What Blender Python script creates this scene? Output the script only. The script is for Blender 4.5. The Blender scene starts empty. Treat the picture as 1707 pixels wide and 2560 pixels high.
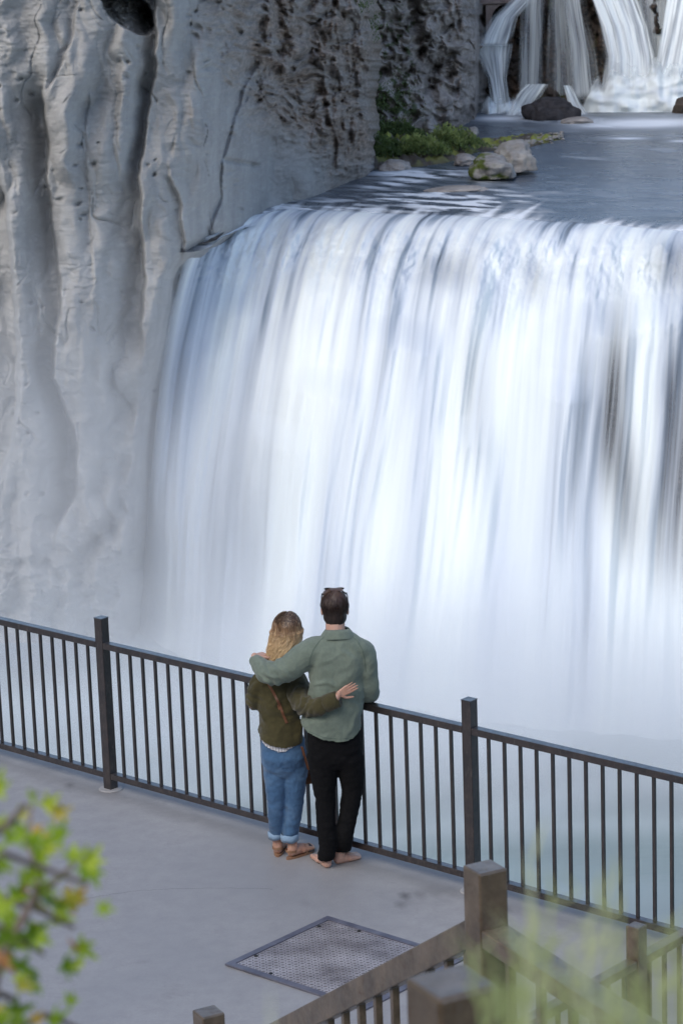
import bpy, bmesh, math, random
import numpy as np
from mathutils import Vector, Matrix
from mathutils.bvhtree import BVHTree
random.seed(7); rng = np.random.RandomState(11)
S = bpy.context.scene; COL = S.collection
R = math.radians
# ------------------------------------------------------------------ camera
FPX, PITCH, ROLL, AZ = 6588.52, 0.235807, -0.035905, 0.727190
CAM = np.array([0.0, 0.0, 6.0741])
cf = np.array([0, math.cos(PITCH), -math.sin(PITCH)]); cu0 = np.array([0, math.sin(PITCH), math.cos(PITCH)]); cx0 = np.array([1.0, 0, 0])
cX = cx0*math.cos(ROLL) + cu0*math.sin(ROLL); cU = -cx0*math.sin(ROLL) + cu0*math.cos(ROLL)
cam = bpy.data.cameras.new('camera'); camo = bpy.data.objects.new('camera', cam); COL.objects.link(camo); S.camera = camo
camo.matrix_world = Matrix(((cX[0], cU[0], -cf[0], CAM[0]), (cX[1], cU[1], -cf[1], CAM[1]), (cX[2], cU[2], -cf[2], CAM[2]), (0, 0, 0, 1)))
cam.sensor_fit = 'VERTICAL'; cam.sensor_height = 36; cam.lens = FPX/2560*36
cam.clip_start = 0.05; cam.clip_end = 5000
cam.dof.use_dof = True; cam.dof.focus_distance = 16.5; cam.dof.aperture_fstop = 13
# ------------------------------------------------------------------ light
W = bpy.data.worlds.new('World'); S.world = W; W.use_nodes = True
nt = W.node_tree; bg = nt.nodes['Background']
sky = nt.nodes.new('ShaderNodeTexSky'); sky.sky_type = 'NISHITA'; sky.sun_disc = False
SUN = Vector((-0.50, -0.62, 0.62)).normalized()
sky.sun_elevation = math.asin(SUN.z); sky.sun_rotation = math.atan2(SUN.x, SUN.y)
sky.altitude = 1000; sky.dust_density = 4.0; sky.ozone_density = 0.6
nt.links.new(sky.outputs[0], bg.inputs[0]); bg.inputs[1].default_value = 0.13
sl = bpy.data.lights.new('sun', 'SUN'); sl.energy = 1.05; sl.angle = R(50); sl.color = (1.0, 0.975, 0.92)
so = bpy.data.objects.new('sun', sl); COL.objects.link(so); so.rotation_euler = SUN.to_track_quat('Z', 'Y').to_euler()
V = S.view_settings; V.view_transform = 'Standard'; V.look = 'None'; V.exposure = 0.80; V.gamma = 1
S.cycles.use_denoising = True; S.cycles.volume_bounces = 6; S.cycles.max_bounces = 8; S.cycles.transparent_max_bounces = 16
S.cycles.volume_step_rate = 4
# ------------------------------------------------------------------ placing helpers
def ray(px, py):
    px = np.asarray(px, float)[..., None]; py = np.asarray(py, float)[..., None]
    return cf + cX*(px-853.5)/FPX - cU*(py-1280)/FPX
DS = 1707/1568
def rayd(x, y): return ray(np.asarray(x)*DS, np.asarray(y)*DS)
def onz(px, py, z):
    d = ray(px, py); return CAM + d*((z-CAM[2])/d[..., 2:3])
def onzd(x, y, z): return onz(np.asarray(x)*DS, np.asarray(y)*DS, z)
def atrho(x, y, rho):
    d = rayd(x, y); h = np.hypot(d[..., 0], d[..., 1]); return CAM + d*(rho/h)[..., None]
def projd(P):
    P = np.asarray(P)-CAM; d = P@cf
    return (853.5+FPX*(P@cX)/d)/DS, (1280-FPX*(P@cU)/d)/DS
FU = np.array([math.cos(AZ), -math.sin(AZ), 0]); FN = np.array([-math.sin(AZ), -math.cos(AZ), 0])
B0 = np.array([-0.3488, 16.1496, 0])
def FP(t, n, z=0.0): return B0 + FU*t + FN*n + np.array([0, 0, z])
# ------------------------------------------------------------------ noise
_perm = np.random.RandomState(3).permutation(256); _perm = np.concatenate([_perm, _perm, _perm])
_grad = np.random.RandomState(4).normal(size=(256, 3)); _grad /= np.linalg.norm(_grad, axis=1)[:, None]
def perlin(x, y, z=0.0):
    x, y, z = np.broadcast_arrays(np.asarray(x, float), np.asarray(y, float), np.asarray(z, float))
    xi = np.floor(x).astype(int); yi = np.floor(y).astype(int); zi = np.floor(z).astype(int)
    xf, yf, zf = x-xi, y-yi, z-zi
    f = lambda t: t*t*t*(t*(t*6-15)+10)
    u, v, w = f(xf), f(yf), f(zf); out = 0
    for a in (0, 1):
        for b in (0, 1):
            for c in (0, 1):
                h = _perm[_perm[_perm[(xi+a) & 255] + ((yi+b) & 255)] + ((zi+c) & 255)]
                g = _grad[h]
                out = out + (g[..., 0]*(xf-a)+g[..., 1]*(yf-b)+g[..., 2]*(zf-c))*(u if a else 1-u)*(v if b else 1-v)*(w if c else 1-w)
    return out*1.5
def fbm(x, y, z=0.0, o=4, g=0.5):
    s = 0; a = 1
    for i in range(o):
        s = s + a*perlin(np.asarray(x)*2**i+i*17.3, np.asarray(y)*2**i+i*5.1, np.asarray(z)*2**i); a *= g
    return s
def ridged(x, y, z=0.0, o=4):
    s = 0; a = 1
    for i in range(o):
        s = s + a*(1-2*np.abs(perlin(np.asarray(x)*2**i+i*11.7, np.asarray(y)*2**i+i*3.3, np.asarray(z)*2**i))); a *= .5
    return s/1.9
def worley(x, y, seed=0):
    xi = np.floor(x).astype(int); yi = np.floor(y).astype(int); d = np.full(np.shape(x), 9.0)
    for a in (-1, 0, 1):
        for b in (-1, 0, 1):
            h = _perm[_perm[(xi+a+seed) & 255] + ((yi+b) & 255)]; h2 = _perm[h+7]; h3 = _perm[h+91]
            dx = xi+a+h/255.-x; dy = yi+b+h2/255.-y
            d = np.minimum(d, np.sqrt(dx*dx+dy*dy)/(0.35+0.65*h3/255.))
    return d
def sst(a, b, x):
    t = np.clip((np.asarray(x)-a)/(b-a), 0, 1); return t*t*(3-2*t)
# ------------------------------------------------------------------ object helpers
def tag(o, label=None, cat=None, group=None, kind=None):
    if label: o['label'] = label
    if cat: o['category'] = cat
    if group: o['group'] = group
    if kind: o['kind'] = kind
    return o
def link(name, me, mat, parent=None, smooth=True):
    o = bpy.data.objects.new(name, me); COL.objects.link(o)
    if mat is not None and not me.materials: me.materials.append(mat)
    if parent is not None: o.parent = parent
    if smooth and len(me.polygons): me.polygons.foreach_set('use_smooth', [True]*len(me.polygons))
    return o
def empty(name, loc=(0, 0, 0)):
    o = bpy.data.objects.new(name, None); COL.objects.link(o); o.location = loc; o.empty_display_size = 0.1; return o
def keep(o, parent):
    o.parent = parent; o.matrix_parent_inverse = Matrix.Translation(Vector(parent.location)).inverted(); return o
def objbm(name, bm, mat, parent=None, smooth=False):
    me = bpy.data.meshes.new(name); bmesh.ops.recalc_face_normals(bm, faces=bm.faces[:]); bm.to_mesh(me); bm.free()
    o = link(name, me, mat, None, smooth)
    if parent is not None: keep(o, parent)
    return o
def gridmesh(name, P, mat, attrs=None, flip=False, parent=None):
    nr, nc = P.shape[:2]; me = bpy.data.meshes.new(name)
    i = np.arange(nr*nc).reshape(nr, nc)
    q = np.stack([i[:-1, :-1], i[1:, :-1], i[1:, 1:], i[:-1, 1:]], -1).reshape(-1, 4)
    if flip: q = q[:, ::-1]
    me.vertices.add(nr*nc); me.vertices.foreach_set('co', P.reshape(-1).astype(np.float32))
    me.loops.add(q.size); me.loops.foreach_set('vertex_index', q.reshape(-1).astype(np.int32))
    me.polygons.add(len(q)); me.polygons.foreach_set('loop_start', np.arange(0, q.size, 4, dtype=np.int32))
    me.polygons.foreach_set('loop_total', np.full(len(q), 4, dtype=np.int32)); me.update(calc_edges=True)
    for k, a in (attrs or {}).items():
        at = me.attributes.new(k, 'FLOAT', 'POINT'); at.data.foreach_set('value', a.reshape(-1).astype(np.float32))
    return link(name, me, mat, parent)
def rawmesh(name, verts, faces, mat, parent=None, smooth=False):
    me = bpy.data.meshes.new(name); me.from_pydata([tuple(v) for v in verts], [], faces); me.update()
    o = link(name, me, mat, None, smooth)
    if parent is not None: keep(o, parent)
    return o
def box(bm, o, ax, ay, az, bevel=0.0):
    """box spanned from centre o by half-vectors ax, ay, az"""
    o, ax, ay, az = [Vector(v) for v in (o, ax, ay, az)]
    vs = [bm.verts.new(o+ax*i+ay*j+az*k) for i in (-1, 1) for j in (-1, 1) for k in (-1, 1)]
    fs = [bm.faces.new([vs[a] for a in f]) for f in ((0, 1, 3, 2), (4, 6, 7, 5), (0, 4, 5, 1), (2, 3, 7, 6), (0, 2, 6, 4), (1, 5, 7, 3))]
    if bevel:
        bmesh.ops.recalc_face_normals(bm, faces=fs)
        bmesh.ops.bevel(bm, geom=list({e for f in fs for e in f.edges}), offset=bevel, segments=2, affect='EDGES', profile=0.5)
def bar(bm, a, b, w, h, bevel=0.0, side=None):
    a, b = Vector(a), Vector(b); d = (b-a); L = d.length; d.normalize()
    s = Vector(side).normalized() if side is not None else d.cross(Vector((0, 0, 1))).normalized()
    s = (s - d*s.dot(d)).normalized(); u = s.cross(d).normalized()
    box(bm, (a+b)/2, d*L/2, s*w/2, u*h/2, bevel)
def tube(bm, pts, rad, n=8, cap=True):
    pts = [Vector(p) for p in pts]; rings = []
    if not hasattr(rad, '__len__'): rad = [rad]*len(pts)
    ref = Vector((0.13, 0.21, 0.97))
    for i, p in enumerate(pts):
        t = (pts[min(i+1, len(pts)-1)]-pts[max(i-1, 0)])
        if t.length < 1e-9: t = Vector((0, 0, 1))
        t.normalize(); a = t.cross(ref)
        if a.length < .05: a = t.cross(Vector((1, 0, 0)))
        a.normalize(); b = t.cross(a)
        rings.append([bm.verts.new(p+(a*math.cos(2*math.pi*k/n)+b*math.sin(2*math.pi*k/n))*rad[i]) for k in range(n)])
    for r0, r1 in zip(rings, rings[1:]):
        for k in range(n): bm.faces.new((r0[k], r0[(k+1) % n], r1[(k+1) % n], r1[k]))
    if cap and n > 2: bm.faces.new(rings[0][::-1]); bm.faces.new(rings[-1])
# ------------------------------------------------------------------ materials
def newmat(name):
    m = bpy.data.materials.new(name); m.use_nodes = True; t = m.node_tree; return m, t, t.nodes['Principled BSDF']
def N(t, typ, **kw):
    n = t.nodes.new(typ)
    for k, v in kw.items():
        if k in n.inputs: n.inputs[k].default_value = v
        else: setattr(n, k, v)
    return n
def coords(t, scale=(1, 1, 1), rot=(0, 0, 0), out='Object'):
    c = t.nodes.new('ShaderNodeTexCoord'); m = t.nodes.new('ShaderNodeMapping'); m.inputs['Scale'].default_value = scale; m.inputs['Rotation'].default_value = rot
    t.links.new(c.outputs[out], m.inputs[0]); return m.outputs[0]
def noise(t, vec, scale, detail=6, rough=.6, dist=0):
    n = N(t, 'ShaderNodeTexNoise', Scale=scale, Detail=detail, Roughness=rough, Distortion=dist); t.links.new(vec, n.inputs['Vector']); return n.outputs['Fac']
def ramp(t, fac, stops):
    r = t.nodes.new('ShaderNodeValToRGB'); e = r.color_ramp.elements
    while len(e) < len(stops): e.new(.5)
    for k, (p, c) in enumerate(stops):
        e[k].position = p; e[k].color = (*c, 1) if hasattr(c, '__len__') else (c, c, c, 1)
    t.links.new(fac, r.inputs[0]); return r.outputs[0]
def mix(t, fac, a, b, mode='MIX'):
    m = t.nodes.new('ShaderNodeMix'); m.data_type = 'RGBA'; m.blend_type = mode
    for s, v in ((0, fac), (6, a), (7, b)):
        if hasattr(v, 'default_value') or hasattr(v, 'is_linked'): t.links.new(v, m.inputs[s])
        else: m.inputs[s].default_value = (*v, 1) if hasattr(v, '__len__') else v
    return m.outputs[2]
def bump(t, b, h, dist, strength=1.0, prev=None):
    n = N(t, 'ShaderNodeBump', Strength=strength, Distance=dist); t.links.new(h, n.inputs['Height'])
    if prev is not None: t.links.new(prev, n.inputs['Normal'])
    t.links.new(n.outputs[0], b.inputs['Normal']); return n.outputs[0]
def attr(t, name):
    a = t.nodes.new('ShaderNodeAttribute'); a.attribute_name = name; return a.outputs['Fac']
def simple(name, c1, c2, scale, rough=.6, bsc=None, bd=.0, metal=0.0, stretch=(1, 1, 1), lo=.35, hi=.65, spec=.5, sheen=0):
    m, t, b = newmat(name); v = coords(t, stretch)
    c = ramp(t, noise(t, v, scale), [(lo, c1), (hi, c2)]); t.links.new(c, b.inputs['Base Color'])
    b.inputs['Roughness'].default_value = rough; b.inputs['Metallic'].default_value = metal; b.inputs['Specular IOR Level'].default_value = spec
    b.inputs['Sheen Weight'].default_value = sheen
    if bd: bump(t, b, noise(t, v, bsc or scale), bd)
    return m
# rock of the big cliff
def rockmat(name, pale, dark, crag, sc=.35, bd=.25, moss=None, fine=5, spots=.30):
    m, t, b = newmat(name); v = coords(t); vs = coords(t, (.5, .5, 2.2)); vv = coords(t, (1.6, 1.6, .25))
    n1 = noise(t, v, sc, 8, .62); n2 = noise(t, vs, 1.6, 8, .65); n3 = noise(t, vv, .6, 6, .6); n4 = noise(t, v, fine, 8, .7)
    c = ramp(t, n1, [(.3, dark), (.68, pale)])
    c = mix(t, ramp(t, n3, [(.42, 0.0), (.7, .45)]), c, [x*.85 for x in dark])
    c = mix(t, ramp(t, n2, [(.5, 0.0), (.72, .5)]), c, [min(1, x*1.12) for x in pale])
    c = mix(t, ramp(t, n4, [(.5, 0.0), (.8, spots)]), c, [x*.6 for x in dark])
    c = mix(t, attr(t, 'crag'), c, mix(t, ramp(t, n2, [(.35, 0.0), (.65, 1.0)]), [x*.55 for x in crag], [x*1.35 for x in crag]))
    if moss is not None: c = mix(t, attr(t, 'moss'), c, moss)
    t.links.new(c, b.inputs['Base Color']); b.inputs['Roughness'].default_value = .92; b.inputs['Specular IOR Level'].default_value = .25
    p = bump(t, b, n2, bd, .5); bump(t, b, n4, bd*.3, .5, p)
    return m
M_cliff = rockmat('cliff_rock', (.40, .402, .40), (.30, .30, .30), (.28, .225, .185), .35, .16, None, 9, .22)
M_dark = rockmat('dark_rock', (.52, .48, .45), (.20, .18, .17), (.17, .15, .135), .5, .12, (.05, .075, .025))
M_face = rockmat('soaked_face', (.17, .16, .165), (.06, .057, .06), (.12, .10, .09), .5, .2)
M_wet = rockmat('wet_rock', (.10, .08, .065), (.03, .026, .024), (.085, .055, .038), .5, .3, (.05, .07, .02))
def watermat(name, deep, foamcol, rough=.18, sc=(1, 1, 1), bsc=1.2, bd=.08):
    m, t, b = newmat(name); v = coords(t, sc); n = noise(t, v, bsc, 6, .6, .6); n2 = noise(t, v, bsc*.22, 4, .5)
    c = mix(t, ramp(t, n2, [(.35, 0.0), (.7, 1.0)]), deep, [x*1.7 for x in deep])
    c = mix(t, attr(t, 'foam'), c, foamcol); t.links.new(c, b.inputs['Base Color'])
    r = ramp(t, attr(t, 'foam'), [(0.0, rough), (.6, .8)]); t.links.new(r, b.inputs['Roughness'])
    bump(t, b, n, bd, .6); return m
M_river = watermat('river_water', (.058, .075, .10), (.82, .87, .93), .26, (.30, 1.5, 1), .9, .22)
M_pool = watermat('pool_water', (.14, .185, .19), (.62, .7, .73), .35, (.4, 1, 1), .35, .12)
def fallmat(name, thin=(.40, .47, .57), white=(.82, .88, .895)):
    m, t, b = newmat(name); c = ramp(t, attr(t, 'foam'), [(0.0, (.06, .07, .085)), (.3, (.26, .32, .40)), (.62, (.60, .66, .74)), (1.0, white)])
    t.links.new(c, b.inputs['Base Color']); b.inputs['Roughness'].default_value = .9; b.inputs['Specular IOR Level'].default_value = .1
    tr = t.nodes.new('ShaderNodeBsdfTransparent'); ms = t.nodes.new('ShaderNodeMixShader'); out = t.nodes['Material Output']
    t.links.new(attr(t, 'cover'), ms.inputs[0]); t.links.new(tr.outputs[0], ms.inputs[1]); t.links.new(b.outputs[0], ms.inputs[2]); t.links.new(ms.outputs[0], out.inputs[0])
    return m
M_fall = fallmat('falling_water')
def concrete():
    m, t, b = newmat('deck_concrete'); v = coords(t)
    n1 = noise(t, v, .55, 6, .6); n2 = noise(t, v, 7, 8, .7); n3 = noise(t, v, 60, 4, .7); n4 = noise(t, v, 2.2, 5, .75)
    c = ramp(t, n1, [(.3, (.295, .288, .292)), (.7, (.385, .375, .372))])
    c = mix(t, ramp(t, n2, [(.35, .6), (.6, 0.0)]), c, (.26, .255, .26)); c = mix(t, ramp(t, n3, [(.3, .35), (.62, 0.0)]), c, (.25, .25, .25))
    c = mix(t, ramp(t, n4, [(.60, 0.0), (.74, .45)]), c, (.20, .19, .19))
    c = mix(t, attr(t, 'stain_and_band'), c, (.075, .07, .07))
    t.links.new(c, b.inputs['Base Color']); r = ramp(t, n1, [(.3, .5), (.7, .72)]); t.links.new(r, b.inputs['Roughness'])
    p = bump(t, b, n3, .003, .5); bump(t, b, n2, .004, .4, p); return m
M_conc = concrete()
def paintedsteel(name, a, bcol, rust, amount, rough=.38, coat=.8):
    m, t, b = newmat(name); v = coords(t); v2 = coords(t, (1, 1, .25))
    n1 = noise(t, v, 9, 6, .65); n2 = noise(t, v2, 60, 6, .7); n3 = noise(t, v, 26, 8, .75)
    c = ramp(t, n1, [(.35, a), (.65, bcol)]); c = mix(t, ramp(t, n3, [(amount, 0.0), (amount+.1, .8)]), c, rust)
    c = mix(t, ramp(t, n2, [(.55, 0.0), (.75, .35)]), c, (.20, .17, .145))
    t.links.new(c, b.inputs['Base Color']); r = ramp(t, n3, [(.35, rough-.08), (.65, rough+.2)]); t.links.new(r, b.inputs['Roughness'])
    b.inputs['Metallic'].default_value = .25; b.inputs['Coat Weight'].default_value = coat; b.inputs['Coat Roughness'].default_value = .22; b.inputs['Coat IOR'].default_value = 1.6; bump(t, b, n2, .0008, .5); return m
M_steel = paintedsteel('fence_steel', (.022, .019, .020), (.048, .036, .033), (.085, .04, .025), .62)
M_stair = paintedsteel('stair_steel', (.085, .062, .042), (.20, .150, .104), (.10, .045, .022), .60, .36, .45)
M_plate = simple('tread_plate', (.24, .215, .22), (.58, .54, .55), 3.5, .42, 40, .001, .35, lo=.33, hi=.68)
M_lug = simple('tread_lug', (.025, .02, .025), (.06, .055, .06), 20, .35, metal=.4)
M_frame = simple('hatch_paint', (.085, .085, .115), (.15, .15, .185), 8, .4, 60, .001)
M_hole = simple('dark_hole', (.01, .01, .01), (.02, .02, .02), 5, .9)
# ================================================================== SETTING
ZR, ZP = CAM[2]-25.0, CAM[2]-54.0          # upper river and lower pool
def interp(y, pts): p = np.array(pts, float); return np.interp(y, p[:, 0], p[:, 1])
def sinterp(X, w, pts):
    p = np.array(pts, float); g = np.arange(p[0, 0]-200, p[-1, 0]+200, 4.); y = np.interp(g, p[:, 0], p[:, 1]); k = np.exp(-(np.arange(-3*w, 3*w+1, 4.)/w)**2*2); k /= k.sum()
    y = np.convolve(np.pad(y, len(k)//2, 'edge'), k, 'valid'); return np.interp(X, g, y)
def img_grid(x0, x1, y0, y1, step):
    xs = np.arange(x0, x1+step, step); ys = np.arange(y0, y1+step, step); return np.meshgrid(xs, ys)
# ---- big pale cliff on the left
def build_cliff():
    X, Y = img_grid(-130, 884, -420, 1475, 2.15)
    rho = sinterp(X, 60, [(-330, 190), (-130, 187), (0, 182), (200, 184), (320, 185.5), (420, 187.5), (480, 190.5), (540, 198), (600, 206), (740, 217), (850, 228), (1000, 243)]) + interp(X+13*fbm(Y/42., 0, 4.4, 4)+9*np.exp(-((Y-200)/110.)**2)+5*np.exp(-((Y+40)/60.)**2), [(790, 0), (835, 1.5), (850, 3.5), (858, 7), (868, 20), (884, 50)])
    m = X*.0335; h = -Y*.0335
    dep = np.zeros_like(X)
    wob = 6*fbm(Y/60., X*0+3.1, 0, 3)
    grooves = [([(-520, 60), (0, 105), (228, 97), (328, 108), (410, 105), (498, 117), (639, 132), (678, 137), (731, 135), (794, 120), (868, 120), (924, 140), (980, 165), (1047, 172), (1135, 172), (1191, 140), (1300, 90)], 2.0, 42, 7, 190, 1240),
               ([(-520, 190), (0, 176), (105, 158), (193, 117), (234, 100)], .5, 12, 5, -520, 240),
               ([(-520, 330), (0, 352), (164, 354), (234, 340), (316, 328), (410, 316), (527, 322), (639, 328), (731, 323), (860, 318)], 2.0, 38, 7, -500, 820),
               ([(130, 600), (193, 562), (293, 530), (363, 510), (457, 504), (521, 486), (560, 470)], 1.0, 30, 8, 150, 560),
               ([(380, 385), (404, 387), (469, 410), (557, 419), (633, 410), (700, 405)], .9, 26, 9, 385, 700),
               ([(-520, -60), (300, -30), (410, 0), (469, 12), (615, 23), (643, 25), (801, 37), (942, 35), (1023, 21), (1093, 0), (1200, -60)], 3.2, 90, 9, 330, 1180),
               ([(860, 315), (959, 302), (1065, 295), (1170, 278), (1258, 218), (1330, 150)], 1.7, 26, 50, 880, 1320),
               ([(-520, 640), (0, 640), (90, 652), (180, 640), (330, 660)], .55, 16, 12, -520, 300),
               ([(100, 735), (199, 735), (328, 768), (398, 768)], .9, 10, 8, 170, 398),
               ([(100, 300), (180, 210), (300, 192), (420, 200), (640, 212), (760, 205)], .35, 20, 7, 160, 700)]
    xe = interp(Y, [(480, 520), (548, 478), (640, 420), (800, 390), (950, 370), (1150, 350), (1300, 335), (1440, 316)])
    dep += 15*sst(-60, 60, X-xe)*sst(510, 640, Y)
    for pts, A, wl, wr, ya, yb in grooves:
        A *= 1.25; wr = wr*.62
        gx = interp(Y, pts) + wob; dx = X-gx
        win = sst(ya-40, ya+60, Y)*(1-sst(yb-70, yb+20, Y))
        dep += A*win*np.where(dx < 0, np.exp(-(dx/wl)**2), np.exp(-(dx/wr)**2))
    wx = 16*fbm(X/80., Y/80., 2.2, 2); wy = 16*fbm(X/80., Y/80., 7.7, 2)
    dep += 1.1*fbm((X+wx)/150., (Y+wy)/420., 1.0, 3) + .7*fbm((X+wx)/60., (Y+wy)/170., 4.0, 2)
    dep -= .3*ridged((X+2*wx)/90., (Y+wy)/300., 9.0, 2)
    qx = X+1.2*wx+24*fbm(X/200., Y/200., 33., 2)
    dep -= 2.6*np.abs(perlin(qx/120., Y/520., 14.0)) + 1.2*np.abs(perlin(qx/52., Y/300., 15.5)) + .16*np.abs(fbm((X+wx)/46., (Y+wy)/60., 16.0, 2))
    c1 = perlin((X+1.5*wx)/95., (Y+wy)/340., 61.); c2 = perlin((X+1.5*wx)/150., (Y+1.5*wy+.3*X)/75., 63.); c3 = perlin((X+wx)/42., (Y+wy)/150., 65.)
    dep += .3*np.exp(-(c1/.02)**2)*sst(-.2, .3, fbm(X/90., Y/120., 62., 2))
    rgh = sst(-.2, .5, fbm(X/110., Y/140., 17., 2))
    dep += (.06+.12*rgh)*ridged(X/95., (Y+.5*wx)/26., 3.0, 2) + .16*np.abs(fbm(X/24., (Y+wx)/18., 71., 3))*sst(-.3, .4, fbm(X/90., Y/120., 72., 2)) + (.03+.05*rgh)*fbm(X/30., (Y+.5*wx)/11., 6.0, 3) + .15*np.exp(-(c2/.025)**2)*sst(.0, .4, fbm(X/60., Y/60., 64., 2)) + .12*np.exp(-(c3/.025)**2)*sst(.1, .5, fbm(X/70., Y/90., 66., 2))
    # pitted, craggy upper right
    crag = .85*sst(470, 660, X + 40*fbm(X/80., Y/80., 5, 3) - .28*np.clip(Y, 0, 900) + 60)*(1-sst(250, 430, Y+.15*(850-X)))
    crag2 = sst(-.05, .5, fbm(X/70., Y/70., 8.8, 3)+.05)*sst(370, 450, X)*(1-sst(260, 420, Y))
    cz = np.clip(crag+.5*crag2, 0, 1)
    w1 = worley((X+1.6*wx)/44., (Y+1.6*wy)/30.); w2 = worley((X+1.2*wx)/19., (Y+1.2*wy)/14., 31)
    dep += cz*(1.2*np.exp(-(w1/.34)**3)+.25*np.exp(-(w2/.34)**3)) - .9*crag*ridged((X+wx)/130., (Y+wy-.35*X)/26., 81., 3) - crag*(4.0*np.abs(fbm((X+wx)/80., (Y+wy)/56., 2.0, 4, .5)) + .8*np.abs(fbm((X+wx)/30., (Y+wy)/22., 12.0, 3)))
    w3 = worley((X+wx)/48., (Y+wy)/40., 77); dep += .6*np.exp(-(w3/.15)**2)*sst(.1, .5, fbm(X/120., Y/160., 13., 2))
    # right end: stacked broken columns
    rc = sst(700, 760, X)*(1-sst(395, 420, Y)); dep += rc*(.8*fbm(X/14., Y/60., 3.3, 3)+.6*fbm(X/30., Y/12., 5.3, 3))
    # ledge and cave
    dep += 1.1*np.exp(-((Y-362-(X-516)*.16-5)/6)**2)*sst(508, 522, X)*(1-sst(580, 604, X))
    ex = (X-292)/64.; ey = (Y-18-.55*(X-292))/52.
    cave = np.clip(1-(np.abs(ex)**2.4+np.abs(ey)**2.4), 0, 1); lipc = sst(0, .25, cave+.10*fbm(X/14., Y/14., 1., 3)*(cave > 0))
    dep += (6.5+1.5*fbm(X/16., Y/12., 3., 3))*lipc*(1-.45*sst(-.2, .9, ey))
    # rubble foot
    ft = sst(1120, 1420, Y+.25*X); dep -= ft*(2.2+1.4*fbm(X/80., Y/60., 6., 4)+.8*ridged(X/60., Y/40., 3., 3))
    P = atrho(X, Y, rho+dep)
    moss = .8*np.exp(-(((X-300-.25*(Y-1240)*-1)/38.)**2+((Y-1250)/120.)**2))*sst(-.3, .5, fbm(X/20., Y/20., 3., 3))*0
    o = gridmesh('cliff', P, M_cliff, {'crag': np.clip(np.clip(crag*.8+.35*cz+.7*sst(690, 790, X+30*fbm(X/60., Y/60., 5, 2)), 0, 1)*(.8+.4*fbm(X/50., Y/50., 3, 3)), 0, 1)}); tag(o, kind='structure')
    # plateau on top
    top = P[0]; far = top.copy(); far[:, 1] += 400; far[:, 0] += (top[:, 0]-5)*2
    o = gridmesh('plateau', np.stack([far, top]), M_cliff, {'crag': np.zeros((2, len(top)))}); tag(o, kind='structure')
build_cliff()
# ---- dark cliff behind, with the alcove of the upper fall
def build_back():
    X, Y = img_grid(835, 1135, -420, 330, 1.9)
    rho = interp(X, [(835, 262), (900, 264), (1000, 268), (1060, 274), (1090, 280), (1100, 292), (1135, 300)])
    wx = 16*fbm(X/50., Y/50., 12.2, 3); wy = 16*fbm(X/50., Y/50., 17.7, 3)
    dep = 1.8*fbm((X+wx)/80., (Y+wy)/90., 21., 4) - 1.4*ridged((X+wx)/70., (Y+wy)/110., 23., 4)
    w1 = worley((X+wx)/40., (Y+wy)/34., 5); w2 = worley((X+wx)/16., (Y+wy)/15., 9)
    dep += 1.9*np.exp(-(w1/.40)**2)+.25*np.exp(-(w2/.45)**2) - 2.6*np.abs(fbm((X+wx)/60., (Y+wy)/46., 91., 4)) - .7*ridged((X+wx)/90., (Y+wy)/20., 92., 3)+.12*fbm(X/12., Y/10., 2., 2)
    dep += 3.0*np.exp(-((X-955-.25*(Y-60)-10*fbm(Y/40., 0, 0, 2))/16)**2)*sst(-60, 40, Y)
    dep += 2.4*np.exp(-(((X-1010)/30.)**2+((Y-150)/45.)**2))
    dep -= 4.5*sst(170, 285, Y-.10*(X-900))*(1-sst(1000, 1090, X))
    dep -= 3*sst(-60, -300, Y)*0
    moss = np.clip(sst(.0, .45, fbm(X/22., Y/22., 31., 4)+.30*sst(150, 230, Y)-.35*sst(930, 1000, X)-.15), 0, 1)*.9*(1-sst(940, 1010, X))
    P = atrho(X, Y, rho+dep)
    o = gridmesh('cliff', P, M_dark, {'crag': .15+.5*sst(0, .5, fbm(X/60., Y/60., 3., 3)), 'moss': moss}); tag(o, kind='structure')
    # low ledge of bedrock at its foot
    # wall behind the upper falls
    X, Y = img_grid(1085, 1900, -120, 330, 2.6)
    rho = interp(X, [(1085, 296), (1140, 296), (1300, 294), (1500, 291), (1900, 285)])
    wx = 10*fbm(X/50., Y/50., 2.2, 3)
    dep = 2.0*fbm((X+wx)/60., Y/160., 41., 4)+1.5*fbm((X+wx)/22., Y/40., 44., 4)+.5*fbm(X/8., Y/10., 2., 3)
    dep -= 6.5*np.exp(-(((X-1262)/75.)**2+((Y-262)/75.)**2)) + 3*np.exp(-(((X-1150)/40.)**2+((Y-240)/110.)**2)*1.0)*sst(100, 125, Y)
    dep -= 5*sst(150, 290, Y)*np.exp(-((X-1490)/130.)**2)
    P = atrho(X, Y, rho+dep)
    o = gridmesh('rock_wall', P, M_wet, {'crag': sst(-.1, .5, fbm(X/40., Y/90., 3., 3)), 'moss': .5*sst(.3, .7, fbm(X/25., Y/50., 37., 3))}); tag(o, kind='structure')
build_back()
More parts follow.
